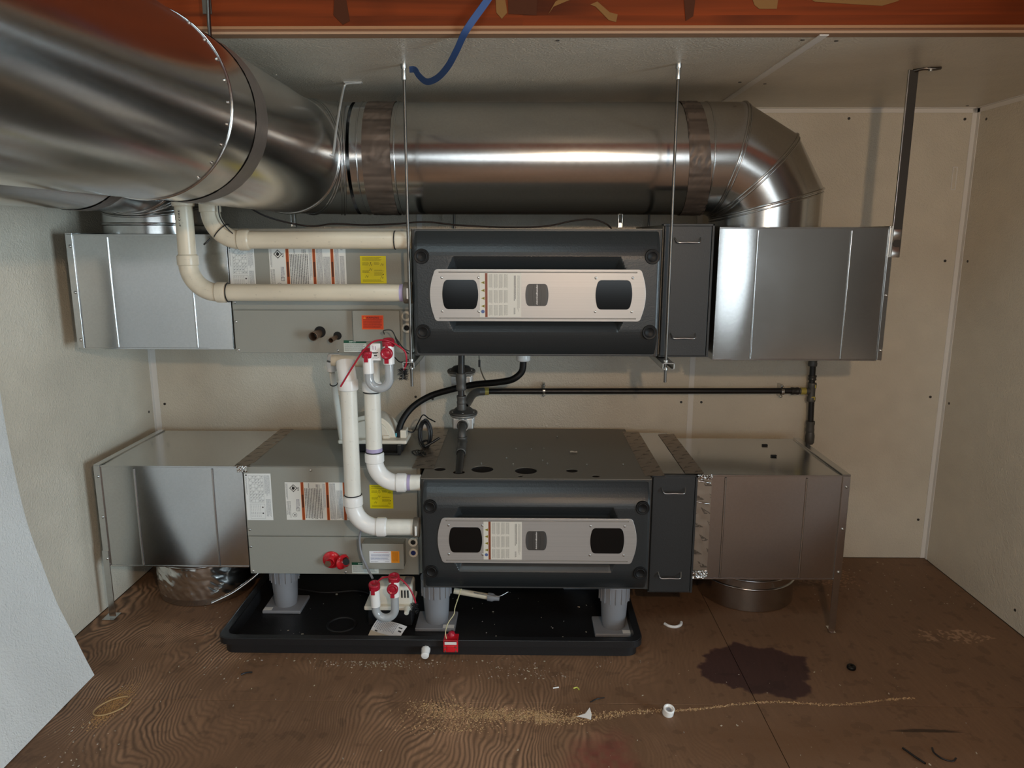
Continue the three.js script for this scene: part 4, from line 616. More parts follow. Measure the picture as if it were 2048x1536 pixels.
{ const t = thing('condensate_pump', 'cream condensate pump with vent slots lying in the drain pan', 'pump', [-0.52, 0.02, 0.66]);
  part(t, 'lid', bb(-0.622, -0.428, 0.085, 0.102, 0.575, 0.715, 0.006), pumpCream); part(t, 'tank', bb(-0.610, -0.432, 0.014, 0.086, 0.58, 0.705, 0.006), blackPlastic);
  part(t, 'motor_cover', bb(-0.575, -0.432, 0.100, 0.180, 0.595, 0.70, 0.012), pumpCream);
  for (let k = 0; k < 3; k++) part(t, 'vent_slot', bb(-0.474 + k * 0.012, -0.468 + k * 0.012, 0.134, 0.166, 0.6995, 0.702, 0.001), inside);
  part(t, 'grey_label', bb(-0.47, -0.44, 0.180, 0.182, 0.61, 0.68, 0.0005), greyPlastic); part(t, 'drain_nipple', [cyl(V(-0.45, 0.095, 0.712), V(-0.448, 0.09, 0.742), 0.012, 0.009, 16)], pumpCream);
}
{ const t = single('drain_tube', tube([V(-0.515, 0.70, 0.40), V(-0.514, 0.745, 0.40), V(-0.500, 0.785, 0.385), V(-0.46, 0.835, 0.36), V(-0.39, 0.878, 0.345), V(-0.30, 0.908, 0.352), V(-0.20, 0.936, 0.38), V(-0.09, 0.963, 0.46), V(-0.03, 0.985, 0.50), V(0.002, 1.015, 0.50), V(0.008, 1.055, 0.50)], 0.0135, 90, 16), rubber, 'thick black drain hose curving from the pump up to the hung furnace', 'hose', [-0.515, 0.70, 0.40]);
  part(t, 'hose_collar', cyl(V(-0.515, 0.712, 0.40), V(-0.5145, 0.742, 0.40), 0.0165, 0.0165, 20), blackPlastic);
  part(t, 'white_fitting', lathe([[0.014, 0], [0.026, 0.002], [0.028, 0.008], [0.028, 0.026], [0.024, 0.028], [0.024, 0.05], [0.018, 0.07]], V(0.008, 1.056, 0.50), Y, 32), pvcFit); }

// ---------------------------------------------------------------- gas piping
function coupling(t, at, axis, L, r, mat, name = 'coupling') { return part(t, name, lathe([[r * 0.8, 0], [r * 0.97, 0], [r, 0.003], [r, L * 0.28], [r * 0.93, L * 0.34], [r * 0.93, L * 0.66], [r, L * 0.72], [r, L - 0.003], [r * 0.97, L], [r * 0.8, L]], at, axis, 24), mat); }
{ const t = thing('gas_line', 'black gas pipe along the back wall with a yellow tagged tee', 'gas pipe', [1.333, 0.58, 0.06]), y = 0.845, z = 0.06;
  part(t, 'pipe', cyl(V(-0.17, y - 0.004, z), V(1.27, y + 0.004, z), 0.0135, 0.0135, 24), blackPipe); part(t, 'pipe', cyl(V(1.338, 0.88, z), V(1.333, 1.12, z), 0.0135, 0.0135, 24), blackPipe); part(t, 'pipe', cyl(V(1.35, 0.60, z), V(1.342, 0.82, z), 0.0135, 0.0135, 24), blackPipe);
  part(t, 'tee', [lathe([[0.018, 0], [0.0195, 0.004], [0.0195, 0.02], [0.016, 0.024], [0.016, 0.062], [0.0195, 0.066], [0.0195, 0.084], [0.018, 0.088]], V(1.340, y - 0.046, z), Y, 24), cyl(V(1.275, y + 0.003, z), V(1.33, y + 0.003, z), 0.014, 0.016, 20)], castIron);
  part(t, 'yellow_sleeve', cyl(V(1.288, y + 0.003, z), V(1.312, y + 0.003, z), 0.0165, 0.0165, 20), brassY); for (const dy of [0.028, -0.028]) part(t, 'yellow_tag', bb(1.334, 1.352, y + dy - 0.008, y + dy + 0.008, z + 0.0165, z + 0.0185, 0.001), brassY);
  coupling(t, V(1.338, 0.90, z), Y, 0.022, 0.0185, ironPipe); coupling(t, V(1.334, 0.965, z), Y, 0.05, 0.0205, castIron); coupling(t, V(1.347, 0.655, z), Y, 0.05, 0.0195, castIron); part(t, 'union', lathe([[0.016, 0], [0.022, 0.01], [0.0225, 0.04], [0.018, 0.06]], V(1.349, 0.595, z), Y, 8), castIron); coupling(t, V(1.245, y + 0.003, z), X, 0.035, 0.0175, ironPipe);
  for (const x of [0.105, 1.205]) part(t, 'pipe_clamp', [lathe([[0.0145, -0.006], [0.0162, -0.006], [0.0162, 0.006], [0.0145, 0.006]], V(x, y, z), X, 24), lathe([[0.0001, 0.006], [0.006, 0.005], [0.007, 0]], V(x, y + 0.024, z - 0.01), Z, 12), lathe([[0.0001, 0.006], [0.006, 0.005], [0.007, 0]], V(x - 0.002, y - 0.024, z - 0.01), Z, 12), bb(x - 0.005, x + 0.005, y - 0.03, y + 0.03, 0.001, z - 0.012, 0.002)], zinc);
}
function regulator(t, c, s = 1) { // die-cast body with a round bolted diaphragm cover
  part(t, 'diaphragm_cover', lathe([[0.0001, 0.030], [0.012, 0.030], [0.016, 0.022], [0.034, 0.018], [0.044, 0.008], [0.058, 0.004], [0.062, 0.000], [0.062, -0.006], [0.056, -0.008]], c, Y, 40), castIron);
  part(t, 'lower_flange', lathe([[0.03, -0.024], [0.054, -0.020], [0.060, -0.012], [0.060, -0.008], [0.02, -0.008]], c, Y, 40), aluDie);
  part(t, 'body', [bb(c.x - 0.046, c.x + 0.046, c.y - 0.072, c.y - 0.018, c.z - 0.036, c.z + 0.036, 0.008), cyl(V(c.x, c.y - 0.048, c.z + 0.03), V(c.x, c.y - 0.048, c.z + 0.055), 0.028, 0.028, 28)], aluDie);
  for (let k = 0; k < 6; k++) { const a = k / 6 * 6.283 + 0.5; part(t, 'bolt', [cyl(V(c.x + 0.052 * Math.cos(a), c.y - 0.045, c.z + 0.052 * Math.sin(a)), V(c.x + 0.052 * Math.cos(a), c.y + 0.006, c.z + 0.052 * Math.sin(a)), 0.0045, 0.0045, 6)], aluDie); }
}
{ const t = thing('gas_regulator', 'gas regulator with its drop pipe directly under the hung furnace', 'gas valve', [-0.262, 0.84, 0.28]); regulator(t, V(-0.262, 0.972, 0.24));
  part(t, 'pipe', cyl(V(-0.246, 0.97, 0.44), V(-0.243, 1.13, 0.44), 0.0135, 0.0135, 24), ironPipe); part(t, 'pipe', cyl(V(-0.247, 0.90, 0.44), V(-0.247, 0.99, 0.44), 0.0135, 0.0135, 20), ironPipe);
  part(t, 'union', lathe([[0.017, 0], [0.021, 0.003], [0.021, 0.016], [0.0185, 0.02], [0.020, 0.03], [0.022, 0.05], [0.021, 0.068], [0.017, 0.072]], V(-0.247, 0.925, 0.44), Y, 20), castIron); coupling(t, V(-0.246, 0.868, 0.44), Y, 0.034, 0.020, castIron); part(t, 'drip_cap', lathe([[0.0001, 0], [0.017, 0.002], [0.019, 0.006], [0.019, 0.03], [0.015, 0.034]], V(-0.246, 0.838, 0.44), Y, 20), castIron);
  part(t, 'cross_pipe', cyl(V(-0.255, 0.975, 0.28), V(-0.248, 0.975, 0.44), 0.014, 0.014, 20), ironPipe); part(t, 'stem', cyl(V(-0.262, 0.832, 0.24), V(-0.262, 0.93, 0.24), 0.016, 0.016, 20), aluDie); }
{ const t = thing('gas_regulator', 'gas regulator with an elbowed pipe running down into the lower furnace', 'gas valve', [-0.25, 0.66, 0.36]); regulator(t, V(-0.252, 0.795, 0.28));
  part(t, 'inlet_elbow', [tube([V(-0.172, 0.842, 0.07), V(-0.20, 0.842, 0.08), V(-0.222, 0.835, 0.11), V(-0.236, 0.82, 0.17), V(-0.248, 0.812, 0.26)], 0.0185, 30, 18)], castIron); part(t, 'yellow_fitting', [cyl(V(-0.200, 0.841, 0.062), V(-0.150, 0.841, 0.061), 0.0185, 0.0185, 8)], brassY);
  part(t, 'outlet_elbow', [tube([V(-0.252, 0.748, 0.33), V(-0.251, 0.745, 0.37), V(-0.25, 0.728, 0.392), V(-0.249, 0.705, 0.40)], 0.018, 24, 18), lathe([[0.016, 0], [0.0235, 0.001], [0.0235, 0.014], [0.02, 0.018]], V(-0.252, 0.748, 0.332), Z, 24)], castIron);
  coupling(t, V(-0.2475, 0.692, 0.405), Y, 0.026, 0.021, castIron); part(t, 'street_elbow', [tube([V(-0.2475, 0.70, 0.405), V(-0.247, 0.69, 0.43), V(-0.246, 0.686, 0.48), V(-0.244, 0.68, 0.53)], 0.0185, 24, 18)], castIron);
  part(t, 'pipe', cyl(V(-0.2445, 0.684, 0.52), V(-0.238, 0.648, 0.705), 0.0145, 0.0145, 24), ironPipe); coupling(t, V(-0.2452, 0.688, 0.50), V(0.03, -0.19, 1).normalize(), 0.03, 0.0205, castIron); }
{ const t = single('sensor_wire', tube([V(-0.175, 1.13, 0.40), V(-0.174, 1.05, 0.40), V(-0.170, 1.01, 0.395), V(-0.155, 0.96, 0.37), V(-0.135, 0.93, 0.35)], 0.003, 30, 6), std({ color: rgb(0.16, 0.15, 0.12), roughness: 0.5 }), 'thin dangling wire pair below the hung furnace beside the gas regulator', 'wire', [-0.15, 0.93, 0.35]); part(t, 'connector', bb(-0.178, -0.169, 1.015, 1.045, 0.396, 0.406, 0.002), blackPlastic); }

// ---------------------------------------------------------------- hanging rods, struts and straps
function rod(label, x, z, y0, y1) { const t = thing('threaded_rod', label, 'rod', [x, y0, z], 'hanging rods'); part(t, 'rod', cyl(V(x, y0, z), V(x, y1 - 0.004, z), 0.0049, 0.0049, 12), rawSteel); part(t, 'rod_coupling', lathe([[0.004, 0], [0.0085, 0.002], [0.0085, 0.03], [0.0065, 0.034], [0.0105, 0.036], [0.0105, 0.05]], V(x, y1 - 0.05, z), Y, 6), zinc); if (z > 0.5) { part(t, 'nut', cyl(V(x, 1.085, z), V(x, 1.094, z), 0.0095, 0.0095, 6), zinc); part(t, 'nut', cyl(V(x, 1.113, z), V(x, 1.120, z), 0.0095, 0.0095, 6), zinc); } return t; }
rod('threaded hanging rod at the left front corner of the hung furnace', -0.3885, 0.840, 1.022, H); rod('threaded hanging rod in front of the hung filter cabinet', 0.5075, 0.840, 1.040, H);
rod('threaded hanging rod at the wall behind the left end of the hung furnace', -0.300, 0.07, 1.06, H); rod('threaded hanging rod at the wall behind the right end of the hung furnace', 0.560, 0.07, 1.06, H);
function strut(label, x) { const t = thing('strut_channel', label, 'strut', [x, 1.09, 0.4], 'support struts'); part(t, 'channel', [bb(x - 0.0205, x + 0.0205, 1.110, 1.113, 0.03, 0.868, 0.0008), bb(x - 0.0205, x - 0.0177, 1.091, 1.113, 0.03, 0.868, 0.0008), bb(x + 0.0177, x + 0.0205, 1.091, 1.113, 0.03, 0.868, 0.0008), bb(x - 0.0205, x - 0.011, 1.091, 1.0935, 0.03, 0.868, 0.0008), bb(x + 0.011, x + 0.0205, 1.091, 1.0935, 0.03, 0.868, 0.0008)], zinc); part(t, 'rubber_pad', bb(x - 0.02, x + 0.02, 1.113, 1.116, 0.12, 0.62, 0.001), rubber); return t; }
strut('galvanized strut channel under the left end of the hung furnace', -0.395); strut('galvanized strut channel under the hung filter cabinet', 0.512);
{ const t = thing('hanger_strap', 'long flat steel strap from the ceiling down to the upper right plenum', 'strap', [1.308, 1.47, 0.735]);
  part(t, 'strap', bb(1.292, 1.326, 1.474, H - 0.003, 0.757, 0.760, 0.001), rawSteel); part(t, 'strap_edge', bb(1.2905, 1.294, 1.474, H - 0.003, 0.757, 0.766, 0.001), zinc);
  part(t, 'ceiling_tab', [tube([V(1.31, H - 0.006, 0.755), V(1.335, H - 0.002, 0.775), V(1.365, H - 0.005, 0.785), V(1.385, H - 0.002, 0.785)], 0.006, 16, 6)], rawSteel); part(t, 'screw', disc(V(1.352, H - 0.010, 0.785), Y, 0.007, 0.006, 12), zinc);
  part(t, 'end_plate', sheetXY(1.296, 1.322, 1.474, 1.57, (x, y) => 0.7615 + 0.004 * Math.sin((y - 1.47) * 90) * Math.sin((x - 1.29) * 60), 12, 30), zinc); }
{ single('wire_hanger', [tube([V(-0.588, H - 0.004, 0.568), V(-0.648, H - 0.006, 0.552), V(-0.652, H - 0.012, 0.55), V(-0.642, 2.02, 0.65), V(-0.624, 1.90, 0.815), V(-0.607, 1.80, 0.95), V(-0.610, 1.795, 0.957), V(-0.613, 1.80, 0.957)], 0.0042, 60, 8), bb(-0.65, -0.585, H - 0.004, H - 0.0005, 0.548, 0.572, 0.001)], brightWire, 'bent bright wire hanger between the ceiling and the duct elbow', 'hanger', [-0.65, 1.80, 0.6]); }
{ single('blue_cord', (() => { const pts = [V(-0.055, 2.24, 1.205), V(-0.097, 2.178, 1.215), V(-0.155, 2.10, 1.222), V(-0.19, 2.062, 1.15), V(-0.225, 2.035, 1.07), V(-0.262, 2.018, 1.01), V(-0.30, 2.018, 0.96), V(-0.33, 2.045, 0.92), V(-0.345, 2.066, 0.90), V(-0.362, 2.068, 0.892)]; const c = new THREE.CatmullRomCurve3(pts), n = 60, pos = [], idx = [], W = 0.0095; for (let i = 0; i <= n; i++) { const p = c.getPoint(i / n), tg = c.getTangent(i / n), o0 = V(0.35 * Math.sin(i * 0.1), -0.25, 1).normalize(), q = tg.clone().cross(o0).normalize(), o = q.clone().cross(tg).normalize(); for (const [s, e] of [[-1, -1], [1, -1], [1, 1], [-1, 1]]) { const r = p.clone().addScaledVector(q, s * W).addScaledVector(o, e * 0.0012); pos.push(r.x, r.y, r.z); } } for (let i = 0; i < n; i++) for (let k = 0; k < 4; k++) { const a = i * 4 + k, b = i * 4 + (k + 1) % 4; idx.push(a, b, a + 4, b, b + 4, a + 4); } const g = new THREE.BufferGeometry(); g.setAttribute('position', new THREE.Float32BufferAttribute(pos, 3)); g.setIndex(idx); g.computeVertexNormals(); return [toCreasedNormals(g, 0.6)]; })(), blueCord, 'dark blue flat webbing strap hanging down from the beam', 'strap', [-0.25, 2.02, 1.05]); }
{ single('thermostat_wire', tube([V(-1.03, 1.66, 0.60), V(-0.98, 1.622, 0.55), V(-0.90, 1.595, 0.50), V(-0.82, 1.583, 0.47), V(-0.74, 1.592, 0.46), V(-0.62, 1.588, 0.45), V(-0.50, 1.592, 0.45), V(-0.38, 1.600, 0.45), V(-0.25, 1.588, 0.45), V(-0.05, 1.580, 0.45), V(0.10, 1.585, 0.45), V(0.20, 1.605, 0.45), V(0.28, 1.610, 0.45), V(0.335, 1.590, 0.45), V(0.35, 1.575, 0.46)], 0.0032, 140, 8), std({ color: rgb(0.025, 0.014, 0.010), roughness: 0.5 }), 'thin dark control wire lying along the top of the hung units', 'wire', [-0.3, 1.575, 0.45]); }

// ---------------------------------------------------------------- drain pan and risers
{ const t = thing('drain_pan', 'shallow black plastic drain pan under the lower unit', 'pan', [-0.34, 0, 0.48]);
  const rrect = (x0, x1, z0, z1, r) => { const s = new THREE.Shape(); s.moveTo(x0 + r, -z0); s.lineTo(x1 - r, -z0); s.quadraticCurveTo(x1, -z0, x1, -z0 - r); s.lineTo(x1, -z1 + r); s.quadraticCurveTo(x1, -z1, x1 - r, -z1); s.lineTo(x0 + r, -z1); s.quadraticCurveTo(x0, -z1, x0, -z1 + r); s.lineTo(x0, -z0 - r); s.quadraticCurveTo(x0, -z0, x0 + r, -z0); return s; };
  const ex = (s, d, y) => { const g = new THREE.ExtrudeGeometry(s, { depth: d, bevelEnabled: false, curveSegments: 10 }); g.rotateX(-Math.PI / 2); g.translate(0, y, 0); return metreUV(g); };
  part(t, 'pan_floor', ex(rrect(-1.115, 0.435, 0.06, 0.878, 0.045), 0.006, 0.001), panPlastic);
  const w = rrect(-1.122, 0.442, 0.053, 0.885, 0.05); w.holes.push(rrect(-1.112, 0.432, 0.063, 0.875, 0.045)); part(t, 'pan_wall', ex(w, 0.062, 0.001), panPlastic);
  const rim = rrect(-1.134, 0.454, 0.041, 0.900, 0.055); rim.holes.push(rrect(-1.112, 0.432, 0.063, 0.875, 0.045)); const rg = new THREE.ExtrudeGeometry(rim, { depth: 0.006, bevelEnabled: true, bevelSize: 0.003, bevelThickness: 0.003, bevelSegments: 3, curveSegments: 10 }); rg.rotateX(-Math.PI / 2); rg.translate(0, 0.062, 0); part(t, 'pan_rim', metreUV(rg), panPlastic);
  part(t, 'rim_lip', (() => { const o = rrect(-1.138, 0.458, 0.037, 0.904, 0.055); o.holes.push(rrect(-1.132, 0.452, 0.043, 0.898, 0.05)); return ex(o, 0.024, 0.045); })(), panPlastic);
  part(t, 'moulded_ring', new THREE.TorusGeometry(0.056, 0.005, 10, 48).rotateX(Math.PI / 2).translate(-0.72, 0.009, 0.69), panPlastic); part(t, 'moulded_rib', tube([V(-1.0, 0.008, 0.38), V(-0.85, 0.01, 0.42), V(-0.72, 0.009, 0.40), V(-0.60, 0.01, 0.46)], 0.006, 30, 6), panPlastic);
  const dp = part(t, 'drain_plug', [lathe([[0.0001, 0.052], [0.013, 0.052], [0.0145, 0.048], [0.0145, 0.030], [0.0165, 0.028], [0.0165, 0.008], [0.013, 0.004], [0.013, -0.02]], V(-0.352, 0.036, 0.885), V(0, -0.25, 1), 28)], pvcFit, 'white threaded drain plug'); part(t, 'plug_nut', lathe([[0.0165, 0], [0.0195, 0], [0.0195, 0.014], [0.0165, 0.014]], V(-0.352, 0.034, 0.889), V(0, -0.25, 1), 6), zinc); }
{ const t = thing('float_switch', 'small red float switch clipped on the front rim of the drain pan', 'switch', [-0.258, 0.03, 0.905]);
  part(t, 'body', [bb(-0.284, -0.230, 0.034, 0.082, 0.906, 0.926, 0.003), bb(-0.284, -0.230, 0.074, 0.082, 0.876, 0.926, 0.002)], redBright); part(t, 'float_dome', lathe([[0.0001, 0.018], [0.010, 0.015], [0.014, 0.006], [0.014, 0]], V(-0.257, 0.08, 0.885), Y, 20), redPlastic); part(t, 'label', bb(-0.279, -0.235, 0.066, 0.077, 0.926, 0.9275, 0.0005), paper); for (const x of [-0.277, -0.238]) for (const y of [0.04, 0.055]) part(t, 'screw', disc(V(x, y, 0.9265), Z, 0.003, 0.003, 10), zinc); part(t, 'clear_cover', bb(-0.270, -0.244, 0.04, 0.062, 0.926, 0.929, 0.001), redBright);
  part(t, 'wire', tube([V(-0.272, 0.075, 0.915), V(-0.278, 0.10, 0.90), V(-0.27, 0.125, 0.875), V(-0.25, 0.148, 0.85), V(-0.248, 0.165, 0.84), V(-0.238, 0.19, 0.81), V(-0.228, 0.215, 0.78)], 0.0018, 40, 6), wireYellow); }
function riser(label, x, z, top, low, grp) { const t = thing('equipment_riser', label, 'riser', [x, 0.007, z], 'grey risers under the lower unit'); const b = 0.007, h = top - b;
  part(t, 'base_plate', bb(x - 0.08, x + 0.08, b, b + 0.014, z - 0.07, z + 0.07, 0.004), greyPlastic);
  part(t, 'column', lathe([[0.044, 0.012], [0.048, 0.04], [0.0525, h * 0.6], [0.0565, h * 0.62], [0.0585, h - 0.012], [0.062, h - 0.010], [0.062, h - 0.001], [0.0001, h - 0.001]], V(x, b, z), Y, 48), greyPlastic);
  for (let k = 0; k < 16; k++) { const a = k / 16 * 6.283; part(t, 'rib', bb(-0.0012, 0.0012, b + h * 0.63, b + h - 0.012, 0.055, 0.0615, 0.0006).rotateY(a).translate(x, 0, z), greyPlastic); }
  part(t, 'sticker', bb(x + (x < -0.8 ? -0.077 : 0.03), x + (x < -0.8 ? -0.042 : 0.075), b + 0.014, b + 0.0148, z + 0.04, z + 0.065, 0.0003), paper); return t; }
riser('grey plastic riser under the lower coil cabinet', -0.992, 0.535, 0.206); riser('grey plastic riser under the left end of the lower furnace', -0.338, 0.665, 0.213); riser('grey plastic riser under the right end of the lower furnace', 0.372, 0.695, 0.213); riser('grey plastic riser farther back under the right end of the lower furnace', 0.27, 0.30, 0.213);
{ const t = thing('drain_stub', 'short cream drain pipe lying under the front of the lower furnace', 'pipe', [-0.2, 0.1, 0.6]); part(t, 'pipe', cyl(V(-0.272, 0.119, 0.607), V(-0.13, 0.100, 0.62), 0.0125, 0.0125, 20), pvcCream); part(t, 'adapter', lathe([[0.013, 0], [0.017, 0.001], [0.017, 0.022], [0.012, 0.03], [0.009, 0.05]], V(-0.135, 0.1007, 0.6195), V(1, -0.13, 0.1), 20), greyPlastic); part(t, 'wire', tube([V(-0.19, 0.125, 0.635), V(-0.14, 0.118, 0.64), V(-0.09, 0.112, 0.64), V(-0.05, 0.122, 0.62)], 0.002, 20, 6), zinc); }
{ const g = sheetXZ(-0.072, 0.072, -0.042, 0.042, (x, z) => 0.010 * Math.cos(z * 26) + 0.005 * Math.sin(x * 38), 24, 12), p = g.attributes.position, uv = g.attributes.uv; for (let i = 0; i < p.count; i++) uv.setXY(i, (p.getX(i) + 0.072) / 0.144, 1 - (p.getZ(i) + 0.042) / 0.084); g.rotateX(0.62); g.rotateY(-0.52); g.translate(-0.515, 0.036, 0.790);
  single('paper_tag', g, labelMat(canvasTex(256, 160, (c, w, h) => { c.fillStyle = '#e3e3e4'; c.fillRect(0, 0, w, h); vlines(c, 8, 8, 190, 86, 13, '#9b9eaa'); c.fillStyle = '#c9bda9'; c.fillRect(0, 108, w, 52); c.fillStyle = '#26241f'; c.fillRect(206, 26, 30, 9); c.fillRect(218, 50, 24, 12); c.fillRect(30, 96, 22, 9); })), 'curled white paper tag with fine print lying in the drain pan', 'tag', [-0.515, 0.02, 0.79]); }

// ---------------------------------------------------------------- loose wall sheet leaning at the left
{ const prof = [[-1.523, 0.0], [-1.551, 0.075], [-1.579, 0.156], [-1.621, 0.269], [-1.655, 0.406], [-1.688, 0.557], [-1.705, 0.694], [-1.717, 0.859], [-1.722, 1.01], [-1.724, 1.2], [-1.7265, 1.45]];
  const c = new THREE.CatmullRomCurve3(prof.map(([x, y]) => V(x, y, 0))), n = 60, pos = [], uv = [], idx = [], z0 = 1.04, z1 = 2.9, th = 0.0028;
  const P = c.getSpacedPoints(n); for (let i = 0; i <= n; i++) { const d = P[Math.min(n, i + 1)].clone().sub(P[Math.max(0, i - 1)]).normalize(), nn = V(d.y, -d.x, 0); for (const [zz, s] of [[z0, 0], [z1, 0], [z1, -1], [z0, -1]]) { const q = P[i].clone().addScaledVector(nn, s * th); pos.push(q.x, q.y + 0.003, zz); uv.push(zz, i / n * 1.5); } }
  for (let i = 0; i < n; i++) for (let k = 0; k < 4; k++) { const a = i * 4 + k, b = i * 4 + (k + 1) % 4; idx.push(a, a + 4, b, b, a + 4, b + 4); }
  const g = new THREE.BufferGeometry(); g.setAttribute('position', new THREE.Float32BufferAttribute(pos, 3)); g.setAttribute('uv', new THREE.Float32BufferAttribute(uv, 2)); g.setIndex(idx); g.computeVertexNormals();
  single('wall_sheet', toCreasedNormals(g, 0.7), frpDaylit, 'loose pale pebbled sheet leaning bowed against the left wall', 'sheet', [-1.6, 0, 1.9]); }

// ---------------------------------------------------------------- litter on the floor
single('plastic_offcut', tube([V(0.585, 0.006, 0.655), V(0.60, 0.005, 0.672), V(0.625, 0.005, 0.678), V(0.648, 0.006, 0.664), V(0.655, 0.007, 0.645)], 0.006, 24, 8), pvcFit, 'curved white plastic offcut on the floor right of the drain pan', 'offcut', [0.62, 0, 0.665]);
{ const t = single('pvc_plug', lathe([[0.0001, 0.018], [0.011, 0.018], [0.0125, 0.026], [0.018, 0.026], [0.0185, 0.022], [0.0185, 0.002], [0.0175, 0.0]], V(0.487, 0.002, 1.225), V(0.1, 1, 0.25), 28), pvcFit, 'small round white plastic cap on the sawdust line', 'cap', [0.487, 0, 1.225]); part(t, 'smudge', disc(V(0.489, 0.0215, 1.231), V(0.1, 1, 0.25).normalize(), 0.0085, 0.002, 12), greyPlastic); }
single('black_nut', lathe([[0.005, 0.012], [0.012, 0.014], [0.0155, 0.010], [0.016, 0.004], [0.014, 0.0]], V(1.207, 0.001, 0.955), Y, 20), rubber, 'small black round knob on the floor at the right', 'knob', [1.207, 0, 0.955]);
{ const s = new THREE.Shape([[0, 0], [0.03, 0.012], [0.046, 0.036], [0.05, 0.008], [0.046, -0.012], [0.03, -0.006], [0.012, -0.002]].map(([x, y]) => new THREE.Vector2(x, y))); const g = new THREE.ExtrudeGeometry(s, { depth: 0.0012, bevelEnabled: false }); g.rotateX(-Math.PI / 2 + 0.25); g.translate(0.185, 0.006, 1.25); single('paper_scrap', metreUV(g), paper, 'torn grey white paper scrap on the sawdust line', 'scrap', [0.21, 0, 1.245]); }
single('wood_ring', tube(arcPts(V(-1.36, 0.006, 1.218), V(0.62, 0, -0.78), V(0.5, 0, 0.4), 0.058, 0.3, 6.0, 30), 0.0028, 60, 6), std({ color: rgb(0.42, 0.27, 0.12), roughness: 0.7 }), 'thin pale curl of wire lying on the sawdust patch at left', 'wire', [-1.36, 0, 1.218]);
{ const b = single('wire_snippet', tube([V(-1.0, 0.004, 1.03), V(-0.985, 0.004, 1.018), V(-0.965, 0.004, 1.015)], 0.003, 10, 6), blackPlastic, 'short black wire snippet on the bare plywood at left', 'wire', [-0.98, 0, 1.02]); }
single('wire_snippet', tube([V(0.238, 0.003, 1.168), V(0.262, 0.003, 1.150), V(0.288, 0.003, 1.143)], 0.002, 10, 6), blackPlastic, 'short dark wire snippet beside the torn paper scrap', 'wire', [0.26, 0, 1.15]);
single('wire_snippet', tube([V(0.115, 0.003, 1.092), V(0.135, 0.004, 1.088)], 0.0025, 8, 6), pvcFit, 'tiny white plastic snippet left of the yellow one', 'snippet', [0.12, 0, 1.09]);
single('wire_snippet', tube([V(0.186, 0.003, 1.092), V(0.198, 0.004, 1.088), V(0.205, 0.003, 1.10)], 0.0025, 8, 6), std({ color: rgb(0.6, 0.62, 0.12), roughness: 0.5 }), 'tiny yellow plastic snippet in front of the drain pan', 'snippet', [0.195, 0, 1.09]);
single('wire_snippet', tube([V(1.177, 0.004, 1.382), V(1.192, 0.004, 1.415), V(1.210, 0.004, 1.450)], 0.0032, 12, 6), blackPlastic, 'straight black wire piece on the floor in the right foreground', 'wire', [1.19, 0, 1.415]);
single('wire_snippet', tube([V(1.268, 0.004, 1.380), V(1.262, 0.004, 1.402), V(1.275, 0.004, 1.43), V(1.298, 0.004, 1.438), V(1.315, 0.004, 1.425)], 0.0026, 20, 6), blackPlastic, 'hooked black wire piece on the floor in the right foreground', 'wire', [1.28, 0, 1.41]);
single('tape_scrap', [sheetXZ(0.205, 0.235, 0.425, 0.445, (x, z) => 0.6605 + 0.004 * noise(x * 80, z * 80), 8, 6)], foilBare, 'small bright tape scrap on the top of the lower furnace', 'scrap', [0.22, 0.66, 0.435]);
for (const [x, z, l] of [[-0.02, 0.395, 1], [0.045, 0.40, 0], [0.085, 0.56, 0], [-0.03, 0.61, 0], [0.105, 0.60, 0], [0.262, 0.61, 0], [-0.155, 0.605, 0], [0.095, 0.39, 0], [0.16, 0.20, 0], [0.405, 0.605, 0], [-0.06, 0.53, 0]])
  single('metal_screw', lathe([[0.0001, 0.009], [0.0025, 0.0088], [0.0035, 0.006], [0.0012, 0.005], [0.0012, 0]], V(x, 0.6576, z), V(0.3 * Math.sin(x * 90), 1, 0.2), 10), zinc, 'small bright screw lying on the lower furnace top', 'screw', [x, 0.6576, z], 'loose screws on the lower furnace top');
function dust(name, label, n, place, size, color) {
  const g = new THREE.BoxGeometry(1, 0.35, 0.45), m = new THREE.InstancedMesh(g, std({ color, roughness: 0.8 }), n), o = new THREE.Object3D(), c = new THREE.Color();
  for (let k = 0; k < n; k++) { const [x, z, y = 0] = place(k), s = size[0] + (size[1] - size[0]) * Math.pow(rnd(), 3); o.position.set(x, y + s * 0.16, z); o.rotation.set(0, rnd() * 6.3, (rnd() - 0.5) * 0.5); o.scale.set(s, s * 0.8, s * (0.6 + rnd() * 0.8)); o.updateMatrix(); m.setMatrixAt(k, o.matrix); const t = 0.65 + 0.5 * rnd(); m.setColorAt(k, c.setRGB(t, t * (0.94 + 0.1 * rnd()), t * (0.85 + 0.2 * rnd()))); }
  m.name = name; m.userData = { label, category: 'sawdust', kind: 'stuff' }; shadows(m); scene.add(m); return m;
}
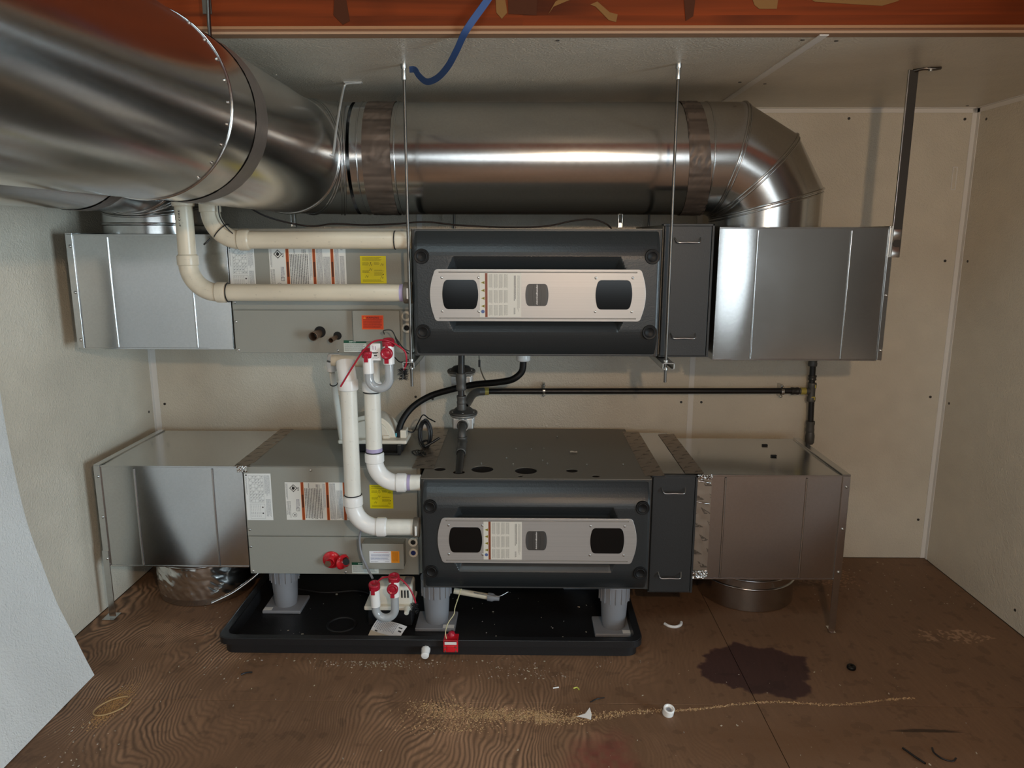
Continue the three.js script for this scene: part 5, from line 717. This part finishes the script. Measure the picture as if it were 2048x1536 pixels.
const gauss = () => (rnd() + rnd() + rnd() + rnd() - 2) * 0.9;
// swept line of sawdust along the joint between the plywood sheets
dust('sawdust', 'line of pale sawdust across the plywood floor', 6500, () => { const q = rnd(); if (q < 0.42) return [-0.06 + gauss() * 0.24, 1.238 + gauss() * 0.034]; if (q < 0.52) return [-0.27 + gauss() * 0.10, 1.205 + gauss() * 0.045]; if (q < 0.60) return [-0.22 + gauss() * 0.14, 1.30 + gauss() * 0.03]; const x = 0.05 + Math.pow(rnd(), 2.2) * 1.30; return [x, 1.245 - 0.075 * sm(0.2, 0.75, x) - 0.03 * sm(0.75, 1.35, x) + 0.012 * Math.sin(x * 13) + gauss() * (0.006 + 0.022 * (1 - sm(0.05, 0.6, x)))]; }, [0.0016, 0.006], rgb(0.58, 0.39, 0.215));
dust('wood_chips', 'patch of tan sawdust on the floor by the leaning sheet', 1500, () => { const a = gauss() * 0.10, b = gauss() * 0.035; return [-1.365 + a * 0.10 + b, 1.21 - a * 1.0 + b * 0.3]; }, [0.0016, 0.005], rgb(0.52, 0.31, 0.13));
dust('floor_chips', 'pale wood chips scattered over the plywood floor', 1300, () => { const q = rnd(); if (q < 0.12) return [rr(-1.15, 0.5), 0.915 + Math.abs(gauss()) * 0.05]; if (q < 0.30) return [-0.52 + gauss() * 0.20, 0.935 + Math.abs(gauss()) * 0.04]; if (q < 0.42) return [0.02 + gauss() * 0.20, 1.0 + gauss() * 0.06]; if (q < 0.52) return [-1.38 + gauss() * 0.10, 1.60 - rnd() * 0.35]; if (q < 0.64) return [rr(1.25, 1.95), rr(0.03, 0.5)]; if (q < 0.74) return [-1.15 + gauss() * 0.2, rr(0.45, 1.1)]; return [rr(-1.45, 1.9), rr(0.92, 1.75)]; }, [0.0012, 0.0075], rgb(0.46, 0.39, 0.30));
dust('pan_crumbs', 'white crumbs lying in the black drain pan', 60, () => [rr(-1.05, 0.40), rr(0.35, 0.86), 0.008], [0.003, 0.010], rgb(0.6, 0.58, 0.54));
renderer.render(scene, camera);
